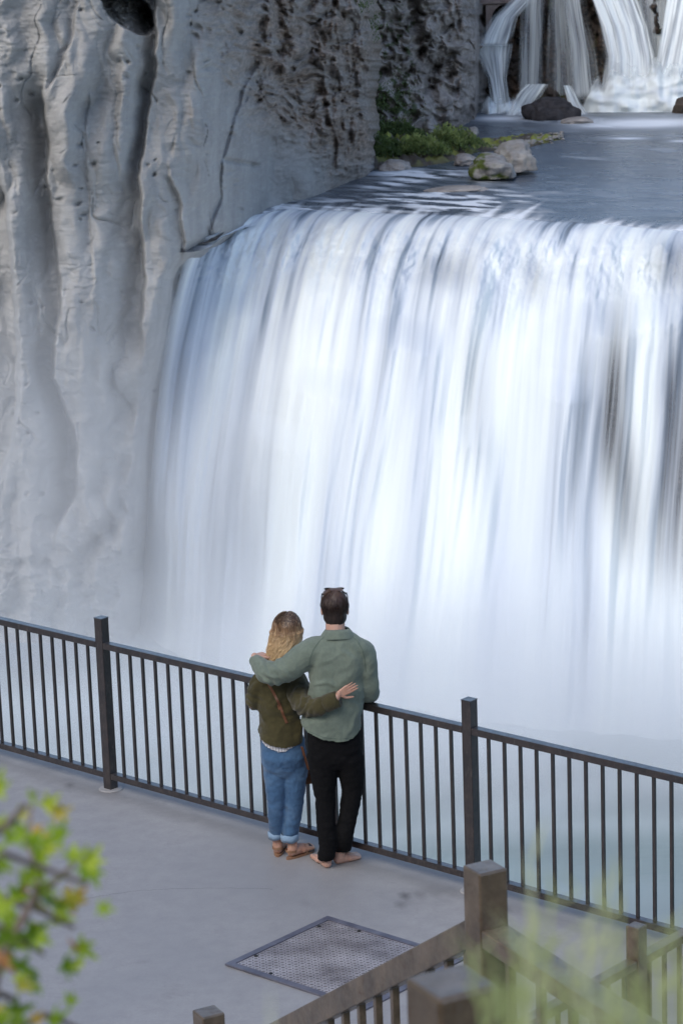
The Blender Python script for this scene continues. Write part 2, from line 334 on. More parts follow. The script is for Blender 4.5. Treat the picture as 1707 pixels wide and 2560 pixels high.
# ---- river above the fall
LIP = [(440, 556), (478, 546), (510, 520), (560, 500), (640, 487), (760, 490), (870, 497), (1000, 500), (1200, 512), (1350, 520), (1568, 538), (1950, 566)]
def streak(X, Y, sx, sy, z=0): return fbm(X/sx, Y/sy, z, 4)
def lipfoam(mm, w):
    return sst(-.75, .75, (w+.025)/.050+.75*fbm(mm/.75, w*5, 15., 4)+.95*fbm(mm/5., w*3, 16., 2)+.7*fbm(mm/1.9, w*3, 17., 2))
def build_river():
    U, Vv = np.meshgrid(np.linspace(380, 1950, 620), np.linspace(0, 1, 230))
    lipy = interp(U, LIP)
    Y = 258+(lipy+8-258)*Vv; X = U
    P = onzd(X, Y, ZR)
    # foam: rapids beside the boulder, lines left of the lip, base of the upper falls
    n1 = fbm((X+Y*.5)/105., (Y-.05*X)/6.5, 1., 4); n2 = fbm(X/130., (Y-.05*X)/12., 5., 4); n3 = fbm(X/16., Y/14., 9., 3)
    def blob(x, y, rx, ry, sl=0): return np.exp(-(((X-x)/rx)**2+((Y-y-(X-x)*sl)/ry)**2))
    foam = 1.7*blob(965, 399, 95, 9, .0)*sst(-.2, .5, n1+.2) + 1.6*blob(930, 416, 80, 8, -.16)*sst(-.3, .4, n1)
    foam += 1.7*blob(1010, 455, 150, 20, -.02)*sst(-.05, .45, n1+.05) + 1.5*blob(1090, 475, 100, 12, -.1)*sst(.0, .5, n1)
    foam += .9*blob(680, 478, 160, 22, 0)*sst(.0, .5, n1) + blob(1440, 318, 45, 3.2)*.9 + blob(1560, 324, 30, 3)*.8
    foam += 1.2*blob(1480, 283, 150, 12, -.02) + 1.0*blob(1150, 272, 60, 7)+.5*blob(1300, 276, 70, 4)*sst(-.2, .4, n3)
    edge = (lipy-Y)
    lxx = (X-1.5*edge-452)*48/1448; ww = -edge/420.
    foam += lipfoam(lxx, ww)*sst(440, 520, X)
    foam += .25*sst(.35, .8, n2)*sst(1000, 1200, X)*sst(380, 300, Y)*0 + .30*sst(.2, .8, n2)*sst(900, 1200, X)+.25*sst(.3, .8, n1)*blob(1100, 440, 300, 60)
    foam = np.clip(foam, 0, 1)
    P[..., 2] += .03*n1 + .02*n2
    # water bends down over the lip
    P[..., 2] -= .5*sst(14, -8, edge)
    o = gridmesh('river', P, M_river, {'foam': foam}); tag(o, kind='structure')
build_river()
# ---- lower pool, far ground, hillside under the overlook
def build_low():
    bm = bmesh.new()
    xs = np.linspace(-420, 420, 120); ys = np.linspace(25, 420, 100); X, Y = np.meshgrid(xs, ys)
    P = np.stack([X, Y, np.full_like(X, ZP)+.12*fbm(X/5., Y/3., 0, 3)], -1)
    foam = .5*sst(-.1, .6, fbm(X/26., Y/7., 5., 4)+.5*sst(120, 160, Y))*sst(105, 150, Y)
    o = gridmesh('pool', P, M_pool, {'foam': foam}); tag(o, kind='structure')
    bm.free()
build_low()
# ---- the great fall
BASE = [(440, 285, 1440), (478, 316, 1450), (540, 376, 1480), (640, 468, 1520), (760, 582, 1560), (870, 690, 1590), (1000, 820, 1610), (1200, 1045, 1640), (1350, 1232, 1660), (1568, 1482, 1690), (1950, 1905, 1730)]
def fall_grid():
    nc, nr = 640, 520
    s = np.linspace(0, 1, nc); lx = 452 + (1900-452)*s
    ly = interp(lx, LIP); b = np.array(BASE, float); bx = np.interp(lx, b[:, 0], b[:, 1]); by = np.interp(lx, b[:, 0], b[:, 2])
    L = onzd(lx, ly, ZR); Bp = onzd(bx, by, ZP)
    v = np.linspace(-.012, 1.0, nr)[:, None]; t = np.sign(v)*np.abs(v)**.55
    P = np.empty((nr, nc, 3)); P[..., :2] = L[None, :, :2]+(Bp-L)[None, :, :2]*t[..., None]
    P[..., 2] = ZR + np.where(t > 0, -(ZR-ZP)*t**2, 0)
    return P, np.broadcast_to(s, (nr, nc)), np.broadcast_to(v, (nr, nc)), lx
def build_fall():
    P, s, v, lx = fall_grid(); X, Y = projd(P); m = s*48.0         # metres across
    nr, nc = s.shape
    view = P-CAM; view[..., 2] = 0; view /= np.linalg.norm(view, axis=-1, keepdims=True)
    sw = m + .7*fbm(m/9., v*1.1, 3., 2)*sst(0, .4, v)
    on = sst(.01, .10, v)
    d = 1.5*fbm(sw/6.5, v*1.1, 1., 2)*sst(0, .3, v) + on*.85*fbm(sw/2.4, v*1.3+.3*m/7, 2., 3) + on*.09*fbm(sw/.75, v*1.5, 3., 3)*(1-.5*sst(.4, .8, v)) + .05*fbm(sw/.28, v*1.5, 4., 2)*sst(0, .05, v)*(1-.7*sst(.35, .7, v))
    # broken water just under the lip
    d += .55*fbm(m/1.3, v*18, 5., 4)*np.exp(-((v-.08)/.10)**2)
    # shelves in the rock that throw the water out (display x, y, width m, amount m)
    def near(x, y):
        k = np.argmin((X-x)**2+(Y-y)**2); return s.flat[k]*48.0, v.flat[k]
    for x, y, w, a in [(905, 752, 1.9, 1.8), (975, 765, 1.3, 1.2), (1045, 655, 1.3, 1.3), (1105, 640, .9, 1.0), (760, 870, 2.2, 1.5), (640, 985, 1.8, 1.2), (1240, 760, 1.5, 1.2), (1330, 640, 1.6, 1.5),
                       (1375, 715, 1.8, 2.0), (1460, 705, 1.7, 2.0), (1545, 700, 1.4, 1.6), (1130, 560, 1.2, .9), (840, 640, 1.5, .9), (700, 640, 1.3, .9), (560, 700, 1.2, 1.0), (1290, 860, 1.4, 1.1), (1060, 980, 1.4, .9), (1500, 560, 1.2, .9), (1400, 545, 1.2, .8), (1590, 590, 1.8, 1.2), (480, 800, 1.0, .7)]:
        m0, v0 = near(x, y); dv = v-v0
        wid = w*(1+1.2*np.clip(dv, 0, 1)); jag = .012*fbm(m/1.4, 0, 7., 2)
        wid = wid*1.25; d += 1.5*a*np.exp(-((sw-m0)/wid)**2)*sst(-.035, .03, dv+jag)*np.exp(-np.clip(dv, 0, 1)*3.2)
    P = P - view*d[..., None]
    P[..., 2] += .35*d*np.exp(-((v-.05)/.08)**2)
    # how much foam and how dense the curtain is
    n1 = fbm(sw/1.2, v*.7, 11., 3); n2 = fbm(sw/.33, v*1.0, 12., 3); n3 = fbm(sw/4.5, v*.9, 13., 2)
    calm = 1-.55*sst(.3, .75, v)
    foam = np.clip(.85+(.16*n1+.05*n2)*calm+.50*n3+.10*fbm(sw/2.2, v*.5, 19., 2), .0, 1)
    br = fbm(m/.55+v*3, v*6, 14., 3)           # broken streaks where it bends over
    foam = np.clip(foam+.10*(n2-.15)*np.exp(-((v-.10)/.16)**2)+.25*n1*np.exp(-((v-.12)/.2)**2), 0, 1)*lipfoam(m, v)
    foam = np.clip(foam-.32*sst(.1, .9, br)*np.exp(-((v-.08)/.10)**2)-.30*sst(.0, .8, fbm(m/1.0, v*2.6, 24., 3))*np.exp(-((v-.18)/.16)**2), 0, 1)
    cover = np.clip(1.25+.30*n1+.25*n2+.2*n3, 0, 1)
    def win(x, y, rx, ry, a, sl=0.0):
        return a*np.exp(-(np.abs((X-x-(Y-y)*sl)/rx)**2+np.abs((Y-y)/ry)**2.5))
    thin = win(1405, 900, 34, 200, .60, -.06)+win(1440, 1130, 30, 150, .35)+win(1550, 950, 36, 190, .70)+win(1535, 1200, 40, 150, .55)+win(1330, 960, 12, 200, .25, -.1)+win(1020, 620, 60, 40, .25)+win(1545, 610, 60, 60, .35)
    thin += win(1225, 640, 30, 60, .25)+win(560, 1250, 40, 200, .12)+win(1090, 900, 35, 160, .22)
    cover = np.clip(cover - thin*(1+.6*n2+.5*n1), 0, 1); foam = np.clip(foam-.5*thin, 0, 1)
    # ragged, wispy upstream edge and soft left edge
    up = sst(-.012, -.002, v); cover = cover*up
    left = sst(.2, 1.25+.9*0, m-.15+.35*n2*(v > .02)-.9*sst(.0, .9, 1-v)*0)
    soft = sst(0, 1, (m-.10)/(1.4+1.3*v)); cover = cover*np.clip(soft, 0, 1)
    cover = cover*(1-.0*v)
    o = gridmesh('waterfall', P, M_fall, {'foam': foam, 'cover': cover})
    tag(o, 'broad white curtain of silky water pouring over the wide river lip into the mist', 'waterfall')
    # rock face behind it
    G, s2, v2, _ = fall_grid(); view = G-CAM; view[..., 2] = 0; view /= np.linalg.norm(view, axis=-1, keepdims=True)
    k = (slice(None, None, 2), slice(None, None, 2)); G, s2, v2, view = G[k], s2[k], v2[k], view[k]
    m2 = s2*48
    dd = 1.6+1.1*fbm(m2/3., v2*9, 51., 4)+.9*ridged(m2/5., v2*5, 52., 3)+.4*fbm(m2/.8, v2*16, 53., 3)
    G = G+view*(dd*sst(-.0, .06, v2)+.2)[..., None]; G[..., 2] -= .25
    o = gridmesh('rock_face', G, M_face, {'crag': sst(-.2, .5, fbm(m2/4., v2*4, 3., 3)), 'moss': np.zeros_like(m2)}); tag(o, kind='structure')
build_fall()
# ---- upper falls: several separate curtains
def ribbon(name, rows, rho, label, dens=1.0, seed=0, out=3.0, cat='waterfall', nfreq=1.0, edge=.28):
    """rows: (display y, x left, x right); water falls from the first to the last row, thrown out by out metres"""
    r = np.array(rows, float); y0, y1 = r[0, 0], r[-1, 0]; nr = int((y1-y0)/1.8)+4; wmax = (r[:, 2]-r[:, 1]).max(); nc = int(wmax/1.6)+6
    yy = np.linspace(y0, y1, nr)[:, None]; s = np.linspace(0, 1, nc)[None]
    xl = np.interp(yy, r[:, 0], r[:, 1]); xr = np.interp(yy, r[:, 0], r[:, 2]); X = xl+(xr-xl)*s; Y = yy+0*s; vv = (Y-y0)/(y1-y0)
    md = (s*wmax*.05)+0*Y
    d = out*vv + .30*fbm(md/1.6, vv*.9, seed, 2)+.05*fbm(md/.4, vv*1.2, seed+2, 2)
    P = atrho(X, Y, rho-d)
    n1 = fbm(md*nfreq/1.1, vv*1.2+.3*md/3, seed+5., 3); n2 = fbm(md*nfreq/.3, vv*1.6, seed+6., 3)
    cover = np.clip(dens*(.84+.42*n1+.26*n2), 0, 1)*sst(0, edge, s+.10*n1)*sst(0, edge, 1-s+.10*n2)
    cover = cover*sst(0, .03, vv+.001)*(1-.85*sst(.93, 1.0, vv))
    foam = np.clip(.86+.28*n1+.2*n2, 0, 1)
    o = gridmesh(name, P, M_fall, {'foam': foam, 'cover': cover}); return tag(o, label, cat, 'falls pouring over the upper ledge')
ribbon('waterfall', [(-70, 1200, 1262), (0, 1165, 1225), (40, 1125, 1190), (80, 1100, 1180), (108, 1092, 1172)], 292, 'white fall sliding left onto the small ledge beside the concrete pier', .95, 3, 3)
ribbon('waterfall', [(98, 1086, 1182), (125, 1092, 1176), (180, 1118, 1166), (235, 1126, 1172), (268, 1128, 1176)], 290, 'narrow lower tier of water dropping from the small ledge into the river', 1.0, 13, 2)
ribbon('waterfall', [(-70, 1200, 1262), (20, 1192, 1252), (90, 1190, 1250), (230, 1186, 1246)], 290, 'thin veil of water over dark rock, between the ledge fall and the next wisp', .50, 23, 1, nfreq=1.4)
ribbon('waterfall', [(-70, 1280, 1325), (20, 1292, 1338), (100, 1306, 1350), (230, 1310, 1366)], 290, 'faint wisp of water over brown rock, left of the heavy falls', .62, 33, 1.5, nfreq=1.3)
ribbon('waterfall', [(-70, 1320, 1450), (0, 1350, 1470), (60, 1372, 1492), (130, 1386, 1505), (210, 1380, 1512)], 289, 'heavy white fall in the middle of the upper ledge, arcing down to the right', 1.08, 43, 4, edge=.16)
ribbon('waterfall', [(-70, 1530, 1760), (0, 1518, 1740), (80, 1505, 1725), (150, 1492, 1715), (205, 1470, 1705)], 288, 'heavy white fall at the right edge of the upper ledge', 1.05, 53, 4, edge=.14)
ribbon('waterfall', [(192, 1205, 1262), (215, 1180, 1248), (240, 1166, 1230), (268, 1156, 1210)], 281, 'small spill of water sliding left off the rounded dark rock', .75, 63, 1, nfreq=2)
ribbon('waterfall', [(195, 1290, 1312), (235, 1300, 1334), (272, 1308, 1362)], 281, 'small spill of water sliding right off the rounded dark rock', .8, 73, 1, nfreq=2)
def splash(name, label, x, y, w, h, rho, seed):
    U, Vv = np.meshgrid(np.linspace(-1, 1, 90), np.linspace(0, 1, 46))
    prof = np.clip(1-np.abs(U)**3.2, 0, 1)**.8*(1+.25*fbm(U*3, 0, seed, 3))
    X = x+U*w; Y = y-Vv*h*prof
    P = atrho(X, Y, rho-4*np.sqrt(np.clip(1-Vv**1.5, 0, 1))*prof+.8*fbm(X/50., Y/34., seed, 2)); 
    cover = np.clip(sst(0, .5, prof)*(1-sst(.5, 1.05, Vv+.25*fbm(U*6, Vv*3, seed, 3)))*1.2, 0, 1)
    o = gridmesh(name, P, M_fall, {'foam': np.clip(.96+.28*fbm(X/34., Y/20., seed+4, 3), 0, 1), 'cover': cover}); return tag(o, label, 'foam', kind='stuff')
ribbon('waterfall', [(-70, 1255, 1345), (20, 1250, 1350), (120, 1245, 1380), (235, 1240, 1395)], 290.5, 'dim veil of water over the brown rock between the wisps', .34, 83, 1, nfreq=1.2)
ribbon('waterfall', [(-70, 1440, 1560), (20, 1462, 1540), (120, 1490, 1520)], 290.5, 'thin threads of water on the black rock between the two heavy falls', .30, 93, 1, nfreq=1.6)
ribbon('waterfall', [(-70, 1360, 1600), (60, 1372, 1600), (200, 1376, 1600)], 291, 'soft wide sheet of spray behind the heavy upper falls', .50, 103, 2, nfreq=.6)
splash('foam', 'white foam boiling where the heavy upper falls land', 1490, 289, 175, 150, 286, 1)
splash('foam', 'mound of white foam under the narrow lower tier', 1152, 280, 66, 58, 288, 2)
# ---- mist in the gorge (even density, built as soft-edged bodies of air)
def mist(name, c, rad, dens, rot=0.0):
    me = bpy.data.meshes.new(name); bm = bmesh.new(); bmesh.ops.create_icosphere(bm, subdivisions=4, radius=1); bm.to_mesh(me); bm.free()
    m = bpy.data.materials.new('mist'); m.use_nodes = True; t = m.node_tree; t.nodes.remove(t.nodes['Principled BSDF'])
    pv = t.nodes.new('ShaderNodeVolumePrincipled'); pv.inputs['Color'].default_value = (.97, .98, 1, 1); pv.inputs['Density'].default_value = dens; pv.inputs['Anisotropy'].default_value = 0.0
    tc = t.nodes.new('ShaderNodeTexCoord'); ln = t.nodes.new('ShaderNodeVectorMath'); ln.operation = 'LENGTH'; t.links.new(tc.outputs['Object'], ln.inputs[0])
    mr = t.nodes.new('ShaderNodeMapRange'); mr.interpolation_type = 'SMOOTHERSTEP'; mr.inputs[1].default_value = 1.0; mr.inputs[2].default_value = .05; mr.inputs[3].default_value = 0; mr.inputs[4].default_value = dens
    t.links.new(ln.outputs['Value'], mr.inputs[0]); mu = t.nodes.new('ShaderNodeMath'); mu.operation = 'MULTIPLY'; t.links.new(mr.outputs[0], mu.inputs[0]); t.links.new(ramp(t, noise(t, coords(t, (1.6, 1.6, 1.1)), 1.8, 2, .5, .4), [(.30, .35), (.70, 1.6)]), mu.inputs[1]); t.links.new(mu.outputs[0], pv.inputs['Density'])
    t.links.new(pv.outputs[0], t.nodes['Material Output'].inputs['Volume'])
    o = link(name, me, m); o.location = Vector(c); o.scale = rad; o.rotation_euler = (0, 0, rot); return tag(o, kind='stuff')
mist('mist', atrho(950, 1660, 160.), (72, 18, 15), .08)
mist('mist', atrho(60, 1380, 178.), (30, 9, 36), .082)
mist('mist', atrho(1500, 1730, 150.), (40, 13, 11), .095)
# ================================================================== OVERLOOK
def build_deck():
    # concrete deck: fence-aligned slab, edge 9 cm beyond the fence line
    ts = np.linspace(-9, 9, 260); ns = np.linspace(-.27, 12, 192); T, Nn = np.meshgrid(ts, ns)
    P = B0+FU*T[..., None]+FN*Nn[..., None]; P[..., 2] = .004*fbm(T/1.5, Nn/1.5, 0, 3)
    stain_and_band = np.zeros_like(T)
    for x, y, r in [(1056, 2235, .07), (1098, 2228, .07), (1010, 2262, .05), (905, 2265, .03), (830, 2251, .05), (780, 2255, .04), (970, 2215, .03), (955, 2230, .02), (690, 2182, .025), (158, 1966, .06), (1440, 2385, .035), (1460, 2360, .03), (1475, 2378, .03), (1250, 2275, .05), (1010, 2240, .03)]:
        c = onz(x, y, 0)
        dd = np.hypot(P[..., 0]-c[0], P[..., 1]-c[1]); stain_and_band += .75*np.exp(-(dd/r)**2)*sst(-.3, .3, fbm(P[..., 0]*25, P[..., 1]*25, x, 3))
    stain_and_band += .35*sst(.16, .0, np.abs(Nn-.06)+.05*fbm(T*2, Nn*2, 1, 3))   # darker ragged band along the fence foot
    o = gridmesh('deck', P, M_conc, {'stain_and_band': np.clip(stain_and_band, 0, 1)}); tag(o, kind='structure')
    bm = bmesh.new(); a = FP(-9, -.085, -.21); box(bm, FP(0, 5.865, -.22), FU*8.999, FN*6.13, (0, 0, .205)); o = objbm('deck_slab', bm, M_conc); tag(o, kind='structure')
    # a hairline crack
    pts = [onz(x, y, .004) for x, y in ((165, 2258), (250, 2240), (330, 2228), (420, 2222), (560, 2220), (700, 2222))]
    bm = bmesh.new(); fine = []
    for p, q in zip(pts, pts[1:]):
        for k in range(8): fine.append(p+(q-p)*k/8+np.array([rng.normal()*.004, rng.normal()*.004, 0]))
    for p, q in zip(fine, fine[1:]):
        d = (q-p); d /= np.linalg.norm(d)+1e-9; s = np.array([-d[1], d[0], 0])*.0008
        vs = [bm.verts.new(tuple(w)) for w in (p-s, p+s, q+s, q-s)]; bm.faces.new(vs)
    o = objbm('deck_crack', bm, M_hole); tag(o, kind='structure')
build_deck()
def build_ground():
    # hillside: under the deck down to the pool, and rising behind the camera
    xs = np.linspace(-160, 160, 90); ns = np.concatenate([np.linspace(-60, -.5, 24), np.linspace(0, 12, 8), np.linspace(12.5, 34, 30), np.linspace(40, 300, 16)])
    T, Nn = np.meshgrid(xs, ns)
    z = np.where(Nn < -.3, -1.0+(Nn+.3)*1.05, -1.0)
    z = np.where(Nn > 12, -1.0+4.6*sst(12, 19, Nn)+np.clip(Nn-19, 0, 300)*.62, z)  # unseen rise behind the camera, steepened so post faces reflect less sky
    z = z + np.where(Nn < -1, .6*fbm(T/4., Nn/4., 0, 4), 0)*1.0
    P = B0+FU*T[..., None]+FN*Nn[..., None]; P[..., 2] = np.maximum(z, ZP-3)
    o = gridmesh('hillside', P, M_hill, {'crag': np.zeros_like(z), 'moss': sst(-.2, .3, fbm(T/3., Nn/3., 3., 3))}); tag(o, kind='structure')
M_hill = rockmat('hillside_ground', (.20, .18, .14), (.12, .11, .08), (.1, .1, .06), .8, .2, (.06, .08, .03))
build_ground()
# ---- fence
PW = .071
def post_bm(c, h, w=PW, z0=0.0, fu=FU, fn=FN):
    bm = bmesh.new(); box(bm, np.array(c)+np.array([0, 0, (h+z0)/2-c[2]*0]), fu*w/2, fn*w/2, (0, 0, (h-z0)/2), .004); return bm
bal_me = {}
def baluster(parent, t, z0, z1, fu=FU, fn=FN, base=None, w=.019, mat=None, c=None):
    key = (round(z1-z0, 3), w, id(mat), round(fu[0], 3))
    if key not in bal_me:
        bm = bmesh.new(); box(bm, (0, 0, (z1-z0)/2), fu*w/2, fn*w/2, (0, 0, (z1-z0)/2), .0015)
        me = bpy.data.meshes.new('baluster'); bmesh.ops.recalc_face_normals(bm, faces=bm.faces[:]); bm.to_mesh(me); bm.free(); me.materials.append(mat or M_steel); bal_me[key] = me
    o = bpy.data.objects.new('baluster', bal_me[key]); COL.objects.link(o)
    p = FP(t, 0, z0) if c is None else Vector(c); o.parent = parent; o.location = Vector(p)-Vector(parent.location); return o
def build_fence():
    f = empty('metal_fence', FP(-1.758, 0)); tag(f, 'long dark steel fence with square posts along the deck edge above the gorge', 'fence')
    posts = [-4.96, -1.758, 1.441, 3.052, 6.25]
    for k, t in enumerate(posts):
        bm = post_bm(FP(t, 0), 1.232); box(bm, FP(t, 0, 1.2335), FU*(PW/2+.002), FN*(PW/2+.002), (0, 0, .003), .0015)
        p = objbm('post', bm, M_steel, f)
        bm = bmesh.new(); bmesh.ops.create_cone(bm, cap_ends=True, segments=20, radius1=.085, radius2=.078, depth=.008); bmesh.ops.translate(bm, verts=bm.verts, vec=FP(t, 0, .006)); objbm('grout_collar', bm, M_conc, f)
    for a, b in zip(posts, posts[1:]):
        a2, b2 = a+PW/2+.001, b-PW/2-.001
        bm = bmesh.new(); bar(bm, FP(a2, .004, 1.044), FP(b2, .004, 1.044), .062, .044, .004, side=FN); objbm('top_rail', bm, M_steel, f)
        bm = bmesh.new(); bar(bm, FP(a2, .004, .105), FP(b2, .004, .105), .058, .042, .004, side=FN); objbm('bottom_rail', bm, M_steel, f)
    ts = [-2.870+.12*i for i in range(-14, 9)]+[-1.615+.12*i for i in range(0, 12)]+[.693+.12*i for i in range(-7, 6)]+[1.583+.12*i for i in range(0, 12)]+[3.17+.12*i for i in range(0, 14)]
    for t in ts: baluster(f, t, .1265, 1.0215)
build_fence()
# ---- hatch with raised tread
def build_hatch():
    t0, t1, n0, n1 = .995, 2.06, .852, 1.746
    h = empty('access_hatch', FP((t0+t1)/2, (n0+n1)/2)); tag(h, 'square tread plate hatch in a blue grey frame let into the concrete deck', 'hatch')
    fw = .045; bm = bmesh.new()
    for (a, b) in (((t0, n0), (t1, n0)), ((t0, n1), (t1, n1))):
        s = fw/2 if a[1] == n0 else -fw/2
        bar(bm, FP(a[0], a[1]+s, .008), FP(b[0], b[1]+s, .008), fw, .012, .002, side=FN)
    for tt in (t0, t1):
        s = fw/2 if tt == t0 else -fw/2
        bar(bm, FP(tt+s, n0+fw, .0075), FP(tt+s, n1-fw, .0075), fw, .011, .002, side=FU)
    objbm('frame', bm, M_frame, h)
    bm = bmesh.new(); box(bm, FP((t0+t1)/2, (n0+n1)/2, .004), FU*((t1-t0)/2-fw-.003), FN*((n1-n0)/2-fw-.003), (0, 0, .004)); pl = objbm('tread_plate', bm, M_plate, h)
    bm = bmesh.new(); p = .0265; i = 0; t = t0+fw+.02
    while t < t1-fw-.015:
        n = n0+fw+.02; j = 0
        while n < n1-fw-.015:
            a = R(45) if (i+j) % 2 else R(-45); d = FU*math.cos(a)+FN*math.sin(a); s = np.array([-d[1], d[0], 0]); c = FP(t, n, .0082)
            vs = [bm.verts.new(tuple(c+d*u*.0115+s*w*.0032+np.array([0, 0, z]))) for u, w, z in ((-1, 0, 0), (0, -1, 0), (1, 0, 0), (0, 1, 0))]
            tp = [bm.verts.new(tuple(c+d*u*.008+s*w*.0018+np.array([0, 0, .0022]))) for u, w in ((-1, 0), (0, -1), (1, 0), (0, 1))]
            bm.faces.new(tp)
            for k in range(4): bm.faces.new((vs[k], vs[(k+1) % 4], tp[(k+1) % 4], tp[k]))
            n += p; j += 1
        t += p; i += 1
    o = objbm('tread_pattern', bm, M_lug, h)
    for t, n in ((1.06, 1.0), (1.06, 1.55), (1.30, .915), (1.30, 1.685), (1.8, .915), (1.8, 1.685)):
        bm = bmesh.new(); bmesh.ops.create_cone(bm, cap_ends=True, segments=16, radius1=.013, radius2=.011, depth=.004); bmesh.ops.translate(bm, verts=bm.verts, vec=FP(t, n, .0105)); objbm('bolt', bm, M_hole, h)
build_hatch()
# ---- stair railings (turned relative to the deck fence)
EA = R(28); E1 = np.array([math.sin(EA), -math.cos(EA), 0]); E2 = np.array([-math.cos(EA), -math.sin(EA), 0])
def atdist(x, y, d): return CAM+rayd(x, y)*d
def spost(parent, top, h, w=.09, fu=E1, fn=E2, mat=None):
    top = np.array(top); bm = bmesh.new(); box(bm, top-np.array([0, 0, h/2]), fu*w/2, fn*w/2, (0, 0, h/2), .006)
    return objbm('post', bm, mat or M_stair, parent)
def srail(parent, name, a, b, w, h, mat=None, side=E2):
    bm = bmesh.new(); bar(bm, a, b, w, h, .004, side=side); return objbm(name, bm, mat or M_stair, parent)
def sbals(parent, a, b, n, drop, fu=E1, fn=E2, w=.022, hh=.02, mat=None, skip=()):
    a, b = np.array(a), np.array(b)
    for k in range(n):
        if k in skip: continue
        c = a+(b-a)*(k+.5)/n; baluster(parent, 0, 0, drop, fu, fn, w=w, mat=mat or M_stair, c=(c[0], c[1], c[2]-hh-drop))
def up(z): return np.array([0, 0, z])
PA = atdist(1113, 1990, 7.05); PC = atdist(479, 2322, 9.35); PB = atdist(1037, 2253, 3.35); PD = atdist(1460, 2124, 12.75)
def build_stairs():
    r = empty('stair_railing', (PA[0], PA[1], PA[2]-1.2)); tag(r, 'brown steel stair railing with a thick square corner post, crossing in front of the hatch', 'railing')
    spost(r, PA, 1.23, .088); spost(r, PC, 1.23, .088)
    a = PA-up(.20)-E1*.045; b = PC-up(.19)+E1*.045
    bb = np.array([a[0], a[1], 0])-E1*(np.linalg.norm((b-a)[:2])); b = np.array([b[0], b[1], b[2]])
    dr = b-a; side = np.cross(dr, (0, 0, 1)); side /= np.linalg.norm(side)
    srail(r, 'top_rail', a, b, .05, .075, side=side); sbals(r, a-up(.0), b, 17, .80, fu=np.array([dr[0], dr[1], 0])/np.linalg.norm(dr[:2]), fn=side, hh=.038)
    srail(r, 'bottom_rail', a-up(.86), b-up(.86), .05, .05, side=side)
    a = PA-up(.185)+E1*.045; L = 4.4
    b = RAIL_END
    dr = b-a; side = np.cross(dr, (0, 0, 1)); side /= np.linalg.norm(side)
    srail(r, 'top_rail', a, b, .085, .05, side=side); sbals(r, a, b, 22, .80, fu=np.array([dr[0], dr[1], 0])/np.linalg.norm(dr[:2]), fn=side, hh=.026)
    srail(r, 'bottom_rail', a-up(.87), b-up(.87), .05, .05, side=side)
    q = empty('stair_railing', (PB[0], PB[1], PB[2]-1.2)); tag(q, 'blurred brown steel railing with its big square post nearest the camera', 'railing')
    spost(q, PB, 1.23, .088)
    a = PB-up(.085)-E1*.03-E2*-.0; b = atdist(760, 2440, 4.2)
    a = atdist(945, 2292, 3.36)+E1*.0
    a = PB-up(.10)-E2*-.0-E1*.046
    dr = b-a; side = np.cross(dr, (0, 0, 1)); side /= np.linalg.norm(side); srail(q, 'top_rail', a, b, .035, .045, side=side); sbals(q, a, b, 8, .8, w=.016, hh=.023)
    a = PB-up(.10)+E1*.046; b = atdist(1400, 2620, 2.2); dr = b-a; side = np.cross(dr, (0, 0, 1)); side /= np.linalg.norm(side); srail(q, 'top_rail', a, b, .035, .04, side=side); sbals(q, a, b, 8, .8, w=.016, hh=.021)
    d = empty('deck_railing', (PD[0], PD[1], 0)); tag(d, 'thin steel railing across the deck corner behind the blurred grass', 'railing')
    spost(d, PD, PD[2], .075, FU, FN, M_stair)
    # runs parallel to the deck's short side
    dirn = -FN
    for s, L in ((1, 1.955), (-1, 3.2)):
        a = PD-up(.19)+dirn*s*.039; b = a+dirn*s*L
        srail(d, 'top_rail', a, b, .062, .044, M_stair, side=FU); sbals(d, a, b, int(L/.13), .86, FU, FN, .019, .022, M_stair)
        srail(d, 'bottom_rail', a-up(.92), b-up(.92), .055, .04, M_stair, side=FU)
    for e in (0,):
        b = PD-dirn*3.3; bm = None
RAIL_END = None
_best = None
# the flight that comes up towards the camera: keep the stair direction, choose its rise so that it meets the traced edge
for rise in np.linspace(-.6, .9, 61):
    for ang in np.linspace(10, 60, 51):
        dv = np.array([math.sin(R(ang)), -math.cos(R(ang)), 0]); p0 = PA-up(.185)+E1*.045; p1 = p0+dv*1.5+up(rise*1.5)
        X0, Y0 = projd(p0); X1, Y1 = projd(p1); sl = (Y1-Y0)/(X1-X0) if X1 > X0 else 9
        w = np.array([math.cos(R(ang)), math.sin(R(ang)), 0])*.0425; e1 = projd(p1+w); e2 = projd(p1-w)
        cost = abs(sl-.655)*5 + abs(rise-.0)*.3 + abs(ang-28)*.01
        if X1 > X0 and (_best is None or cost < _best[0]): _best = (cost, rise, ang); RAIL_END = p0+dv*3.6+up(rise*3.6)
print('rail', _best)
build_stairs()
def build_steps():
    # landing and steps the railings stand on (below the view)
    zf = PA[2]-1.23; bm = bmesh.new(); c = (PA+PB)/2; box(bm, (c[0]+.9, c[1]-.4, zf-.12), E1*2.6, E2*1.3, (0, 0, .12)); 
    o = objbm('landing', bm, M_conc); tag(o, kind='structure')
    bm = bmesh.new(); n = 9
    for k in range(n):
        z1 = zf-(k+1)*zf/(n+1); o_ = PA-E1*(.25+.30*k)+E2*.75; box(bm, (o_[0], o_[1], z1/2), E1*.149, E2*.62, (0, 0, z1/2))
    # steps hug the near side of the descending rail
    o = objbm('steps', bm, M_conc); tag(o, kind='structure')
